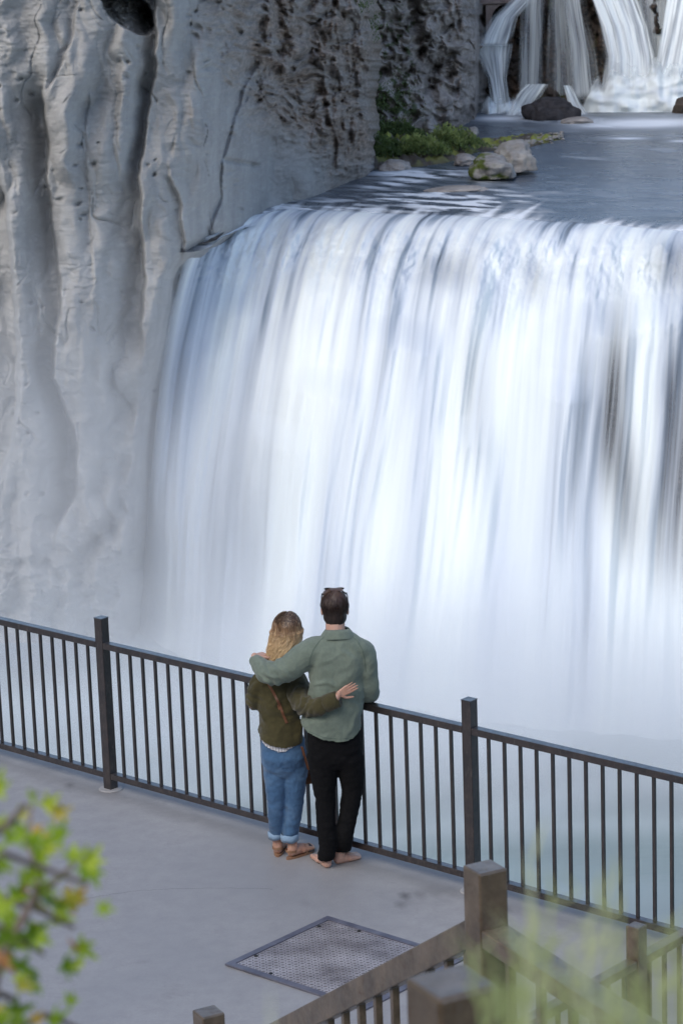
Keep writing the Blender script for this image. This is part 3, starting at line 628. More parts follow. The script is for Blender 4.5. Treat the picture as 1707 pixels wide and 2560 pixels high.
# ================================================================== PEOPLE
def zp(zx, zy, y):
    """point on the vertical plane world-y = y seen at people-zoom pixel (zx, zy)"""
    d = ray(550+zx/2.94, 1440+zy/2.94); return CAM+d*(y/d[1])
def ell(bm, c, r, rot=(0, 0, 0), sub=3):
    m = Matrix.Translation(Vector(c)) @ Matrix.Rotation(rot[2], 4, 'Z') @ Matrix.Rotation(rot[1], 4, 'Y') @ Matrix.Rotation(rot[0], 4, 'X') @ Matrix.Diagonal((*r, 1))
    bmesh.ops.create_icosphere(bm, subdivisions=sub, radius=1, matrix=m)
def limb(bm, pts, rads, n=14, sub=4):
    """smooth tapering limb through pts with round ends"""
    pts = [np.array(p, float) for p in pts]; k = len(pts); P = []; Rr = []
    for i in range(k-1):
        p0, p1, p2, p3 = pts[max(i-1, 0)], pts[i], pts[i+1], pts[min(i+2, k-1)]
        for j in range(sub):
            t = j/sub; P.append(.5*((2*p1)+(-p0+p2)*t+(2*p0-5*p1+4*p2-p3)*t*t+(-p0+3*p1-3*p2+p3)*t**3)); Rr.append(rads[i]*(1-t)+rads[i+1]*t)
    P.append(pts[-1]); Rr.append(rads[-1]); tube(bm, P, Rr, n); ell(bm, P[0], (Rr[0],)*3, sub=2); ell(bm, P[-1], (Rr[-1],)*3, sub=2)
def loft(bm, rings, n=28, yaw=0.0, pw=2.3):
    """rings: (centre, half width, half depth)"""
    vs = []
    for c, rx, ry in rings:
        row = []
        for k in range(n):
            a = 2*math.pi*k/n; ca, sa = math.cos(a), math.sin(a)
            x = rx*math.copysign(abs(ca)**(2/pw), ca); y = ry*math.copysign(abs(sa)**(2/pw), sa)
            row.append(bm.verts.new((c[0]+x*math.cos(yaw)-y*math.sin(yaw), c[1]+x*math.sin(yaw)+y*math.cos(yaw), c[2])))
        vs.append(row)
    for a, b in zip(vs, vs[1:]):
        for k in range(n): bm.faces.new((a[k], a[(k+1) % n], b[(k+1) % n], b[k]))
    bm.faces.new(vs[0][::-1]); bm.faces.new(vs[-1])
def voxel(name, bm, size, mat, parent=None, smooth=4, disp=None, cut=None, shell=0):
    bmesh.ops.recalc_face_normals(bm, faces=bm.faces[:])
    me = bpy.data.meshes.new(name); bm.to_mesh(me); bm.free(); o = bpy.data.objects.new(name, me); COL.objects.link(o)
    md = o.modifiers.new('r', 'REMESH'); md.mode = 'VOXEL'; md.voxel_size = size; md.use_smooth_shade = True
    if smooth: sm = o.modifiers.new('s', 'SMOOTH'); sm.factor = .5; sm.iterations = smooth
    dg = bpy.context.evaluated_depsgraph_get(); dg.update(); m2 = bpy.data.meshes.new_from_object(o.evaluated_get(dg)); o.modifiers.clear(); o.data = m2; bpy.data.meshes.remove(me); m2.name = name
    n = len(m2.vertices); co = np.empty(n*3); m2.vertices.foreach_get('co', co); co = co.reshape(-1, 3); no = np.empty(n*3); m2.vertices.foreach_get('normal', no); no = no.reshape(-1, 3)
    if disp is not None: co = co+no*disp(co, no)[:, None]; m2.vertices.foreach_set('co', co.reshape(-1)); m2.update()
    if cut is not None or shell:
        b = bmesh.new(); b.from_mesh(m2); b.verts.ensure_lookup_table()
        if cut is not None:
            kill = cut(co); bmesh.ops.delete(b, geom=[v for v in b.verts if kill[v.index]], context='VERTS')
            for _ in range(3):
                ed = [v for v in b.verts if v.is_boundary]; bmesh.ops.smooth_vert(b, verts=ed, factor=.5, use_axis_x=True, use_axis_y=True, use_axis_z=True)
        if shell: bmesh.ops.solidify(b, geom=b.faces[:], thickness=shell)
        b.to_mesh(m2); b.free()
    m2.materials.append(mat); m2.polygons.foreach_set('use_smooth', [True]*len(m2.polygons))
    if parent is not None: keep(o, parent)
    return o
def folds(amp, fx, fy, fz, seed, extra=None):
    def f(co, no):
        w = .5*fbm(co[:, 0]*5+seed, co[:, 1]*5, co[:, 2]*5, 2)
        d = amp*(ridged(co[:, 0]*fx+w+seed, co[:, 1]*fy+w, co[:, 2]*fz+w, 2)-.35)+amp*.5*fbm(co[:, 0]*fx*.5+seed, co[:, 1]*fy*.5, co[:, 2]*fz*.5, 2)+.0045*(ridged(co[:, 0]*14+3*w+seed, co[:, 1]*14, co[:, 2]*11+2*w, 2)-.4)
        if extra is not None: d = d+extra(co)
        return d
    return f
def clothmat(name, c1, c2, weave=900, rough=.9, wear=None, bd=.0006, sc=10, sheen=.2):
    m, t, b = newmat(name); v = coords(t); n1 = noise(t, v, sc, 6, .65); n2 = noise(t, v, weave, 2, .5); n3 = noise(t, v, 45, 5, .7)
    c = ramp(t, n1, [(.32, c1), (.68, c2)]); c = mix(t, ramp(t, n3, [(.35, .3), (.6, 0.0)]), c, [x*.7 for x in c1])
    if wear is not None: c = mix(t, ramp(t, noise(t, v, 6, 4, .6), [(.5, 0.0), (.7, .6)]), c, wear)
    t.links.new(c, b.inputs['Base Color']); b.inputs['Roughness'].default_value = rough; b.inputs['Sheen Weight'].default_value = sheen; b.inputs['Specular IOR Level'].default_value = .2
    p = bump(t, b, n3, .003, .6); bump(t, b, n2, bd, .6, p); return m
M_shirt = clothmat('sage_cotton', (.145, .18, .145), (.195, .235, .19))
M_jacket = clothmat('olive_cotton', (.048, .042, .018), (.085, .073, .032))
M_denim = clothmat('blue_denim', (.045, .105, .21), (.075, .16, .29), wear=(.13, .23, .37))
M_cuff = clothmat('denim_inside', (.22, .34, .48), (.28, .40, .54))
M_black = clothmat('black_trousers', (.004, .004, .005), (.008, .008, .009), rough=.95, sheen=0.0)
def plaid():
    m, t, b = newmat('white_check_cotton'); v = coords(t); br = N(t, 'ShaderNodeTexBrick', Scale=1.0); t.links.new(coords(t, (28, 28, 28), (R(90), 0, 0)), br.inputs['Vector'])
    br.offset = 0; br.inputs['Color1'].default_value = (.75, .75, .78, 1); br.inputs['Color2'].default_value = (.78, .78, .8, 1); br.inputs['Mortar'].default_value = (.1, .1, .13, 1); br.inputs['Mortar Size'].default_value = .04
    t.links.new(br.outputs[0], b.inputs['Base Color']); b.inputs['Roughness'].default_value = .9; return m
M_plaid = plaid()
def skinmat(name, c, c2):
    m, t, b = newmat(name); v = coords(t); cc = ramp(t, noise(t, v, 18, 5, .6), [(.35, c), (.65, c2)]); t.links.new(cc, b.inputs['Base Color']); b.inputs['Roughness'].default_value = .5
    b.inputs['Subsurface Weight'].default_value = .15; b.inputs['Subsurface Radius'].default_value = (.01, .004, .002); bump(t, b, noise(t, v, 160, 4, .6), .0006, .5); return m
M_skin = skinmat('skin', (.50, .29, .22), (.58, .36, .28)); M_skin2 = skinmat('skin', (.44, .24, .17), (.54, .32, .24))
def hairmat(name, stops, z0, z1, stripe=.4, light=(.6, .5, .35)):
    m, t, b = newmat(name); tc = t.nodes.new('ShaderNodeTexCoord'); sp = t.nodes.new('ShaderNodeSeparateXYZ'); t.links.new(tc.outputs['Object'], sp.inputs[0])
    mr = t.nodes.new('ShaderNodeMapRange'); mr.inputs[1].default_value = z0; mr.inputs[2].default_value = z1; t.links.new(sp.outputs['Z'], mr.inputs[0])
    ns = noise(t, coords(t, (1, 1, .12)), 70, 3, .6); ad = t.nodes.new('ShaderNodeMath'); ad.operation = 'MULTIPLY_ADD'; ad.inputs[1].default_value = stripe; t.links.new(ns, ad.inputs[0])
    sb = t.nodes.new('ShaderNodeMath'); sb.operation = 'SUBTRACT'; sb.inputs[1].default_value = stripe/2; t.links.new(mr.outputs[0], sb.inputs[0]); t.links.new(sb.outputs[0], ad.inputs[2])
    c = ramp(t, ad.outputs[0], stops); n2 = noise(t, coords(t, (1, 1, .1)), 170, 2, .5); c = mix(t, ramp(t, n2, [(.55, 0.0), (.72, .55)]), c, light)
    t.links.new(c, b.inputs['Base Color']); b.inputs['Roughness'].default_value = .42; return m
def surf(objs, zx, zy, off=.002):
    """point on the clothes seen at a zoom pixel (camera-side surface), slightly proud of it"""
    d = ray(550+zx/2.94, 1440+zy/2.94); d = d/np.linalg.norm(d); best = None
    for tree in objs:
        h = tree.ray_cast(Vector(CAM), Vector(d))
        if h[0] is not None and (best is None or h[3] < best[0]): best = (h[3], np.array(h[0])-d*off)
    return best[1] if best else None
def tree_of(o):
    bm = bmesh.new(); bm.from_mesh(o.data)
    if o.parent is not None: bmesh.ops.transform(bm, matrix=Matrix.Translation(o.parent.location) @ o.matrix_parent_inverse @ Matrix.Identity(4), verts=bm.verts)
    t = BVHTree.FromBMesh(bm); bm.free(); return t
def hand(bm, wrist, palm, fdir, pn, thumb_side, size=1.0, curl=.25, spread=.10):
    """palm + five fingers; fdir: pointing direction, pn: palm normal (curl towards it), thumb_side: +1/-1"""
    f = np.array(fdir, float); f /= np.linalg.norm(f); n = np.array(pn, float); n -= f*n.dot(f); n /= np.linalg.norm(n); s = np.cross(f, n)*thumb_side
    c = np.array(palm, float); L = .088*size
    limb(bm, [wrist, c-f*L*.45], [.023*size, .024*size], 10)
    for w in (-1, -.33, .33, 1): limb(bm, [c-f*L*.45+s*w*.014*size, c+f*L*.46+s*w*.028*size], [.013*size, .0115*size], 8, 2)
    for k, (w, ln, rr) in enumerate(((1, .072, .0082), (.34, .080, .0085), (-.34, .075, .0080), (-1, .058, .0070))):
        b0 = c+f*L*.46+s*w*.029*size; d = f+s*w*spread; d /= np.linalg.norm(d); pts = [b0]
        for j, fr in enumerate((.42, .33, .25)):
            a = curl*(j+.6); dd = d*math.cos(a)+n*math.sin(a); pts.append(pts[-1]+dd*ln*fr*size)
        limb(bm, pts, [rr*size, rr*.95*size, rr*.86*size, rr*.72*size], 8, 2)
    b0 = c-f*L*.25+s*.024*size; d1 = f*.55+s*.8+n*.1; d1 /= np.linalg.norm(d1); d2 = f*.9+s*.42+n*.12; d2 /= np.linalg.norm(d2)
    limb(bm, [b0, b0+d1*.036*size, b0+d1*.036*size+d2*.030*size, b0+d1*.036*size+d2*.054*size], [.0135*size, .0115*size, .0105*size, .0080*size], 8, 2)
def foot(bm, heel, fd, L=.245, w=.046, ankle=None, toes=True):
    f = np.array([fd[0], fd[1], 0.]); f /= np.linalg.norm(f); s = np.array([f[1], -f[0], 0]); h = np.array(heel, float)
    limb(bm, [h+f*.03+up(.032), h+f*L*.45+up(.030), h+f*L*.72+up(.022)], [.032, .036, .024], 12)
    for k, (w_, ln, rr) in enumerate(((-1, .98, .0145), (-.45, 1.0, .010), (.0, .97, .0095), (.45, .93, .009), (.9, .87, .0085))):
        limb(bm, [h+f*L*.5+s*w_*.026+up(.024), h+f*L*.76+s*w_*.036+up(.018), h+f*L*ln+s*w_*.036+up(.012)], [.022, .0155, rr], 8, 2)
    ell(bm, h+f*.028+up(.030), (.030, .030, .030)); 
    if ankle is not None: limb(bm, [h+f*.035+up(.04), h+f*.038+up(.085), ankle], [.034, .032, .036], 12); ell(bm, h+f*.045+up(.075)+s*.026, (.012,)*3, sub=2); ell(bm, h+f*.045+up(.075)-s*.026, (.012,)*3, sub=2)
def head(bm, c, r, yaw, tilt=0.0, female=False):
    """c: skull centre, yaw: facing direction from +y, clockwise"""
    f = np.array([math.sin(yaw), math.cos(yaw), 0]); s = np.array([math.cos(yaw), -math.sin(yaw), 0]); c = np.array(c); k = .96 if female else 1.0
    ell(bm, c, (.074*k, .095*k, .092*k), (0, 0, -yaw)); ell(bm, c+f*.028*k-up(.055*k), (.058*k, .068*k, .066*k), (0, 0, -yaw)); ell(bm, c+f*.058*k-up(.098*k), (.026*k, .026*k, .022*k))
    limb(bm, [c+f*.088*k-up(.012), c+f*.112*k-up(.045*k)], [.009, .014], 8, 2)
    for w in (-1, 1):
        ell(bm, c+f*.086*k+s*w*.032*k-up(.008), (.014, .012, .010)); ell(bm, c+f*.080*k+s*w*.030*k+up(.012), (.022, .012, .007))
        ell(bm, c-f*.002+s*w*.079*k-up(.018), (.009, .019, .031), (0, 0, -yaw)); ell(bm, c-f*.010+s*w*.081*k-up(.012), (.007, .009, .020), (0, 0, -yaw)); 
    ell(bm, c+f*.092*k-up(.072*k), (.024, .010, .007), (0, 0, -yaw)); ell(bm, c+f*.089*k-up(.082*k), (.021, .011, .007), (0, 0, -yaw))
def build_man():
    Y0 = 15.66; root_loc = zp(850, 2150, Y0); root_loc[2] = 0
    hc = zp(843, 232, Y0+.05)
    bm = bmesh.new(); head(bm, hc, 1, R(4)); nk0 = zp(848, 430, Y0+.0); nk1 = hc-up(.06)-np.array([0, .02, 0])
    limb(bm, [nk0, nk1], [.063, .058]); limb(bm, [zp(700, 570, Y0), zp(850, 510, Y0), zp(1030, 570, Y0)], [.045, .060, .045])
    loft(bm, [(zp(865, 1250, Y0), .13, .09), (zp(860, 1100, Y0), .15, .10), (zp(860, 850, Y0), .145, .095), (zp(865, 620, Y0), .15, .085), (zp(862, 540, Y0), .12, .055)])
    # arms inside the sleeves
    LA = [zp(690, 585, Y0), zp(500, 655, Y0+.0), zp(385, 725, Y0-.005), zp(318, 690, Y0+.04), zp(262, 618, Y0+.12)]
    limb(bm, LA, [.05, .045, .040, .034, .028])
    hand(bm, LA[-1], zp(292, 583, Y0+.165), zp(372, 572, Y0+.20)-zp(280, 590, Y0+.14), (.35, .25, -.9), -1, 1.0, .35)
    RA = [zp(1050, 590, Y0), zp(1100, 720, Y0+.0), zp(1100, 860, Y0+.05), zp(1085, 905, Y0+.18), zp(1010, 900, Y0+.26)]
    limb(bm, RA, [.05, .045, .040, .035, .028]); hand(bm, RA[-1], RA[-1]+np.array([-.06, .03, .0]), (-1, .35, -.1), (0, .2, -1), 1, 1.0, .3)
    # legs
    hl, hr_ = zp(770, 1290, Y0), zp(945, 1290, Y0)
    kl, kr = zp(772, 1650, Y0+.01), zp(963, 1640, Y0+.035)
    al, ar = onz(550+797/2.94, 1440+2155/2.94, 0), onz(550+862/2.94, 1440+2118/2.94, 0)
    limb(bm, [zp(760, 1330, Y0), zp(766, 1480, Y0), kl, zp(778, 1820, Y0), al+up(.12)+np.array([-.005, .02, 0])], [.055, .052, .045, .040, .034]); limb(bm, [zp(945, 1330, Y0), zp(966, 1480, Y0+.02), kr, zp(938, 1780, Y0+.03), ar+up(.12)+np.array([.02, .02, 0])], [.055, .052, .045, .040, .034])
    foot(bm, al+np.array([.0, -.0, 0]), (-.25, .80), .24, ankle=al+up(.15)+np.array([-.008, .02, 0])); foot(bm, ar+np.array([-.015, -.01, 0]), (.60, .46), .205, ankle=ar+up(.15)+np.array([.03, .02, 0]))
    body = voxel('person', bm, .0042, M_skin, None, 2)
    tag(body, 'barefoot man in sage green shirt and black trousers with his arm around the woman', 'person')
    # trousers
    bm = bmesh.new()
    loft(bm, [(zp(850, 1400, Y0), .120, .070), (zp(848, 1340, Y0), .150, .105), (zp(843, 1260, Y0), .170, .118), (zp(838, 1120, Y0), .165, .115), (zp(838, 1040, Y0), .16, .11)], pw=2.4)
    lp = [zp(752, 1310, Y0), zp(764, 1480, Y0+.0), zp(772, 1650, Y0+.01), zp(778, 1820, Y0+.0), zp(793, 1980, Y0-.005), al+up(.075)+np.array([-.012, .03, 0])]
    limb(bm, lp, [.100, .082, .064, .059, .056, .055], 18); 
    rp = [zp(945, 1330, Y0), zp(968, 1480, Y0+.02), zp(965, 1620, Y0+.035), zp(938, 1780, Y0+.03), zp(910, 1920, Y0+.03), ar+up(.10)+np.array([.035, .025, 0])]
    limb(bm, rp, [.098, .078, .064, .060, .059, .059], 18)
    zl, zr = al[2]+.055, ar[2]+.085
    xm = (zp(845, 1990, Y0)[0])
    tr = voxel('trousers', bm, .0075, M_black, body, 14, folds(.006, 7, 7, 20, 2.), cut=lambda co: (co[:, 2] < np.where(co[:, 0] < xm, zl, zr)))
    # shirt: torso, sleeves
    bm = bmesh.new()
    loft(bm, [(zp(812, 1330, Y0), .200, .145), (zp(812, 1160, Y0), .200, .145), (zp(818, 1030, Y0), .192, .140), (zp(850, 900, Y0), .172, .130), (zp(856, 780, Y0), .170, .128), (zp(862, 680, Y0), .174, .128), (zp(870, 590, Y0), .182, .122),
              (zp(872, 530, Y0), .182, .110), (zp(868, 485, Y0), .160, .092), (zp(865, 452, Y0), .118, .080), (zp(862, 425, Y0), .080, .070)], pw=2.5)
    ell(bm, zp(735, 545, Y0), (.105, .095, .075)); ell(bm, zp(1010, 545, Y0), (.100, .095, .075)); limb(bm, [zp(715, 548, Y0), zp(610, 600, Y0-.01), zp(500, 675, Y0-.015), zp(410, 712, Y0-.015), zp(335, 700, Y0+.02), zp(268, 628, Y0+.10)], [.092, .090, .082, .074, .064, .046], 18)
    limb(bm, [zp(1040, 555, Y0), zp(1072, 650, Y0-.005), zp(1090, 760, Y0+.0), zp(1096, 850, Y0+.045), zp(1080, 893, Y0+.15), zp(1030, 893, Y0+.22)], [.082, .074, .066, .062, .056, .048], 18)
    # shirt tail line
    cz = [(520, 1085), (560, 1098), (640, 1160), (760, 1210), (880, 1226), (980, 1212), (1030, 1165), (1062, 1110)]
    hx = [zp(a, b, Y0-.13)[0] for a, b in cz]; hz = [zp(a, b, Y0-.13)[2] for a, b in cz]
    def shirtcut(co):
        line = np.interp(co[:, 0], hx, hz); front = sst(Y0-.02, Y0+.1, co[:, 1]); return (co[:, 2] < line+.02*front) & (co[:, 2] < zp(850, 1060, Y0)[2])
    ell_c = np.array(zp(395, 715, Y0)); ax = np.array(zp(640, 690, Y0-.1))
    def creases(co):
        d = np.linalg.norm(co-ell_c, axis=1); u = co[:, 0]*.75+co[:, 2]*.6
        e = .010*np.sin(u*150+4*fbm(co[:, 0]*9, co[:, 2]*9, 1., 2))*np.exp(-(d/.10)**2)
        d2 = np.linalg.norm(co-ax, axis=1); e = e-.010*np.exp(-(d2/.05)**2)
        return e
    sh = voxel('shirt', bm, .0075, M_shirt, body, 6, folds(.015, 4.5, 4.5, 6, 5., creases), cut=shirtcut, shell=0)
    T = [tree_of(sh)]
    # collar
    bm = bmesh.new(); c0 = zp(862, 425, Y0); c1 = zp(862, 372, Y0+.005); n = 30; rows = []
    for (c, rx, ry, dz) in ((c0-up(.010), .112, .092, 0), ((c0+c1)/2, .092, .082, 0), (c1, .073, .071, 0), (c1-up(.008), .066, .064, 0)):
        rows.append([bm.verts.new((c[0]+rx*math.cos(a)*1.0, c[1]+ry*math.sin(a), c[2]+.016*(-math.cos(2*a)-1)*.35-.012*max(0, math.sin(a)))) for a in [2*math.pi*k/n for k in range(n)]])
    for a, b in zip(rows, rows[1:]):
        for k in range(n): bm.faces.new((a[k], a[(k+1) % n], b[(k+1) % n], b[k]))
    objbm('collar', bm, M_shirt, body, True)
    # raglan seams, hem seam, sleeve pleat
    def seam(pts, w=.0022, mat=M_seam, name='seam', off=.0004):
        fine = []
        for (a, b), (c, d) in zip(pts, pts[1:]):
            for k in range(6): fine.append((a+(c-a)*k/6, b+(d-b)*k/6))
        q = [surf(T, x, y, off) for x, y in fine]; q = [p for p in q if p is not None]
        if len(q) > 2: b = bmesh.new(); tube(b, q, w, 5); objbm(name, b, mat, body)
    seam([(772, 440), (730, 480), (690, 535), (665, 600), (650, 680)]); seam([(968, 440), (1010, 480), (1045, 540), (1065, 620), (1072, 720)])
    seam([(562, 1078), (640, 1137), (760, 1186), (880, 1200), (980, 1187), (1026, 1140)], .0014); seam([(785, 432), (785, 447), (965, 447), (965, 432)], .0014)
    # hair
    bm = bmesh.new(); ell(bm, hc+np.array([0, -.012, .018]), (.084, .098, .094)); ell(bm, hc+np.array([.0, -.030, -.045]), (.072, .070, .075)); ell(bm, hc+np.array([.0, -.022, -.092]), (.050, .050, .045)); ell(bm, hc+np.array([-.01, .05, .075]), (.060, .055, .032))
    face = hc+np.array([.004, .105, -.03])
    hm = hairmat('dark_brown_hair', [(.0, (.014, .009, .008)), (.6, (.030, .017, .013)), (.88, (.06, .034, .025)), (1, (.10, .06, .042))], hc[2]-.11, hc[2]+.11, .35, (.09, .055, .04))
    hr = voxel('hair', bm, .006, hm, body, 3, folds(.004, 38, 38, 8, 9.), cut=lambda co: (np.linalg.norm((co-face)/np.array([.085, .06, .085]), axis=1) < 1.0))
    b = bmesh.new()
    for k in range(520):
        a = rng.uniform(0, 2*math.pi); e0 = rng.uniform(.1, 1.45); pts = []
        cr = hc+np.array([.012, -.03, .105])
        for j in range(6):
            t = j/5; e = R(88)-(R(88)-(-e0*.55+R(20)))*t
            p = hc+np.array([.0, -.012, .014])+np.array([.0865*math.cos(e)*math.cos(a+.25*t), .1005*math.cos(e)*math.sin(a+.25*t), .0975*math.sin(e)])
            if e < 0: p = p+np.array([.25*e*.0865*math.cos(a), .02*e, .5*e*.05])
            pts.append(p+rng.normal(size=3)*.0026)
        if math.sin(a) > .3 and pts[-1][2] < hc[2]+.04: continue
        tube(b, pts, [.0016, .002, .002, .0018, .0012, .0004], 3, False)
    for k in range(90):
        x0 = rng.uniform(-.042, .03); pts = [hc+np.array([x0+.03*t*rng.uniform(.6, 1.2)+.0, .075-.11*t, .098+.022*math.sin(t*2.4)]) for t in np.linspace(0, 1, 6)]
        tube(b, pts, [.0015, .0026, .0026, .0024, .0015, .0005], 3, False)
    objbm('hair_strands', b, hm, hr)
    # sunglasses pushed up on the hair
    sg = empty('sunglasses', hc+np.array([0, .03, .10])); tag(sg, 'dark sunglasses pushed up on the hair of the man', 'sunglasses')
    b = bmesh.new(); L = [hc+np.array([x, .048+.012*math.cos(x*30), .106-6*x*x]) for x in np.linspace(-.074, .074, 13)]; tube(b, L, .0042, 6); objbm('bridge', b, M_dgl, sg)
    for w in (-1, 1):
        b = bmesh.new(); c = hc+np.array([w*.036, .072, .102]); ell(b, c, (.028, .006, .018), (R(60), 0, 0)); objbm('lens', b, M_dgl, sg, True)
        b = bmesh.new(); tube(b, [hc+np.array([w*.075, .046, .080]), hc+np.array([w*.080, .020, .062]), hc+np.array([w*.081, .0, .045])], [.0040, .0034, .003, .0028], 6); objbm('temple', b, M_dgl, sg)
    return sh, body
M_seam = simple('seam_thread', (.085, .12, .095), (.10, .14, .11), 30, .9)
M_dgl = simple('dark_plastic', (.006, .006, .008), (.010, .010, .012), 5, .5, spec=.2)
M_leather = simple('tan_leather', (.12, .045, .020), (.19, .075, .033), 25, .5, 120, .0006)
M_leather2 = simple('sandal_leather', (.25, .13, .075), (.33, .19, .11), 25, .55, 120, .0006)
M_band = simple('dark_sandal_band', (.03, .03, .035), (.06, .06, .065), 60, .6)
man_shirt, man = build_man()
def build_woman():
    Y0 = 15.87
    hc = zp(492, 395, Y0-.0); bm = bmesh.new(); head(bm, hc, 1, R(12), female=True)
    limb(bm, [zp(462, 640, Y0), hc-up(.05)], [.048, .045]); limb(bm, [zp(330, 760, Y0), zp(445, 710, Y0), zp(545, 760, Y0-.02)], [.038, .045, .038])
    loft(bm, [(zp(455, 1330, Y0), .13, .10), (zp(455, 1200, Y0), .115, .085), (zp(440, 1000, Y0), .105, .08), (zp(440, 820, Y0), .12, .085), (zp(440, 720, Y0), .11, .06)])
    LA = [zp(290, 770, Y0), zp(250, 880, Y0-.01), zp(245, 945, Y0+.02), zp(300, 925, Y0+.16)]
    limb(bm, LA, [.040, .036, .032, .024]); hand(bm, LA[-1], LA[-1]+np.array([.05, .035, .012]), (1, .5, .1), (0, .2, -1), 1, .92, .3)
    RA = [zp(562, 810, Y0-.04), zp(606, 905, Y0-.17), zp(660, 965, Y0-.30), zp(780, 935, Y0-.375), zp(855, 893, Y0-.385)]
    limb(bm, RA, [.030, .034, .033, .028, .024])
    pc = zp(905, 852, 15.488); fdir = zp(1015, 795, 15.492)-zp(880, 868, 15.488)
    hand(bm, RA[-1], pc, fdir, (.02, 1, .05), -1, .80, .10, .03)
    al, ar = onz(550+425/2.94, 1440+2062/2.94, 0), onz(550+505/2.94, 1440+2082/2.94, 0)
    limb(bm, [zp(395, 1330, Y0), zp(408, 1620, Y0), al+up(.12)+np.array([.0, .03, 0])], [.055, .045, .033]); limb(bm, [zp(545, 1330, Y0), zp(540, 1620, Y0), ar+up(.12)+np.array([.01, .03, 0])], [.055, .045, .033])
    fl, fr = (.06, .60), (.62, .62)
    foot(bm, al+up(.014), fl, .225, ankle=al+up(.20)+np.array([.005, .035, 0])); foot(bm, ar+up(.014), fr, .225, ankle=ar+up(.20)+np.array([.018, .03, 0]))
    body = voxel('person', bm, .0040, M_skin2, None, 2)
    tag(body, 'blonde woman in an olive jacket and rolled blue jeans leaning against the man', 'person')
    # jeans
    bm = bmesh.new()
    loft(bm, [(zp(475, 1460, Y0), .100, .070), (zp(470, 1400, Y0), .132, .098), (zp(468, 1320, Y0), .146, .118), (zp(462, 1220, Y0), .138, .108), (zp(455, 1140, Y0), .12, .095)], pw=2.4)
    lp = [zp(405, 1400, Y0), zp(412, 1560, Y0+.0), zp(412, 1740, Y0), al+up(.135)+np.array([-.005, .03, 0])]; limb(bm, lp, [.080, .068, .053, .043], 18)
    rp = [zp(550, 1400, Y0), zp(548, 1560, Y0+.0), zp(538, 1740, Y0), ar+up(.135)+np.array([.012, .03, 0])]; limb(bm, rp, [.084, .070, .057, .047], 18)
    zc = .150; voxel('jeans', bm, .0065, M_denim, body, 12, folds(.0060, 8, 8, 18, 7.), cut=lambda co: co[:, 2] < zc)
    for p, ww in ((al+np.array([-.005, .03, 0]), .047), (ar+np.array([.012, .03, 0]), .052)):
        b = bmesh.new(); n = 24; rows = []
        for z, rr in ((.118, ww+.001), (.116, ww+.005), (.140, ww+.007), (.160, ww+.006), (.163, ww+.001)):
            rows.append([b.verts.new((p[0]+rr*math.cos(2*math.pi*k/n), p[1]+rr*math.sin(2*math.pi*k/n), z+.0025*math.sin(k*1.1+p[0]*40))) for k in range(n)])
        for r0, r1 in zip(rows, rows[1:]):
            for k in range(n): b.faces.new((r0[k], r0[(k+1) % n], r1[(k+1) % n], r1[k]))
        objbm('jeans_cuff', b, M_cuff, body, True)
    # shirt hem under the jacket
    bm = bmesh.new(); loft(bm, [(zp(448, 1330, Y0), .146, .122), (zp(448, 1220, Y0), .142, .118), (zp(442, 1080, Y0), .12, .10)], pw=2.3)
    cz = [(285, 1215), (330, 1262), (420, 1297), (480, 1299), (520, 1275), (600, 1240)]; hx = [zp(a, b, Y0-.11)[0] for a, b in cz]; hz = [zp(a, b, Y0-.11)[2] for a, b in cz]
    voxel('shirt_hem', bm, .0065, M_plaid, body, 3, cut=lambda co: (co[:, 2] < np.interp(co[:, 0], hx, hz)) | (co[:, 2] > zp(450, 1130, Y0)[2]))
    # jacket
    bm = bmesh.new()
    loft(bm, [(zp(442, 1330, Y0), .150, .130), (zp(440, 1220, Y0), .146, .128), (zp(440, 1100, Y0), .136, .120), (zp(432, 980, Y0), .130, .112), (zp(430, 860, Y0), .140, .110), (zp(432, 780, Y0), .148, .105), (zp(438, 725, Y0), .136, .090), (zp(448, 690, Y0), .105, .075), (zp(456, 650, Y0), .058, .055)], pw=2.5)
    limb(bm, [zp(320, 770, Y0), zp(270, 830, Y0-.01), zp(248, 890, Y0-.01), zp(258, 942, Y0+.03), zp(300, 930, Y0+.12)], [.066, .060, .056, .052, .045], 16)
    limb(bm, [zp(550, 780, Y0-.02), zp(585, 860, Y0-.10), zp(620, 940, Y0-.22), zp(680, 968, Y0-.315), zp(760, 945, Y0-.36)], [.075, .074, .070, .062, .054], 18)
    limb(bm, [zp(560, 1090, Y0-.05), zp(555, 1200, Y0-.06)], [.045, .048], 14)
    cz2 = [(270, 1195), (300, 1222), (360, 1252), (480, 1272), (560, 1262), (640, 1235)]; jx = [zp(a, b, Y0-.12)[0] for a, b in cz2]; jz = [zp(a, b, Y0-.12)[2] for a, b in cz2]
    ec = zp(640, 950, Y0-.25); e2 = zp(255, 900, Y0)
    def creases(co):
        d = np.linalg.norm(co-ec, axis=1); u = co[:, 0]*.85-co[:, 2]*.5; e = .008*np.sin(u*150+3*fbm(co[:, 0]*8, co[:, 2]*8, 1., 2))*np.exp(-(d/.12)**2)
        d = np.linalg.norm(co-e2, axis=1); e = e+.006*np.sin((co[:, 2]*.9+co[:, 0]*.4)*140)*np.exp(-(d/.09)**2); return e
    jk = voxel('jacket', bm, .007, M_jacket, body, 5, folds(.020, 5.5, 5.5, 5, 13., creases), cut=lambda co: (co[:, 2] < np.interp(co[:, 0], jx, jz)))
    # turned back cuff round the wrist
    b = bmesh.new(); a0 = zp(775, 940, Y0-.365); a1 = zp(868, 902, Y0-.383); d = (a1-a0)/np.linalg.norm(a1-a0)
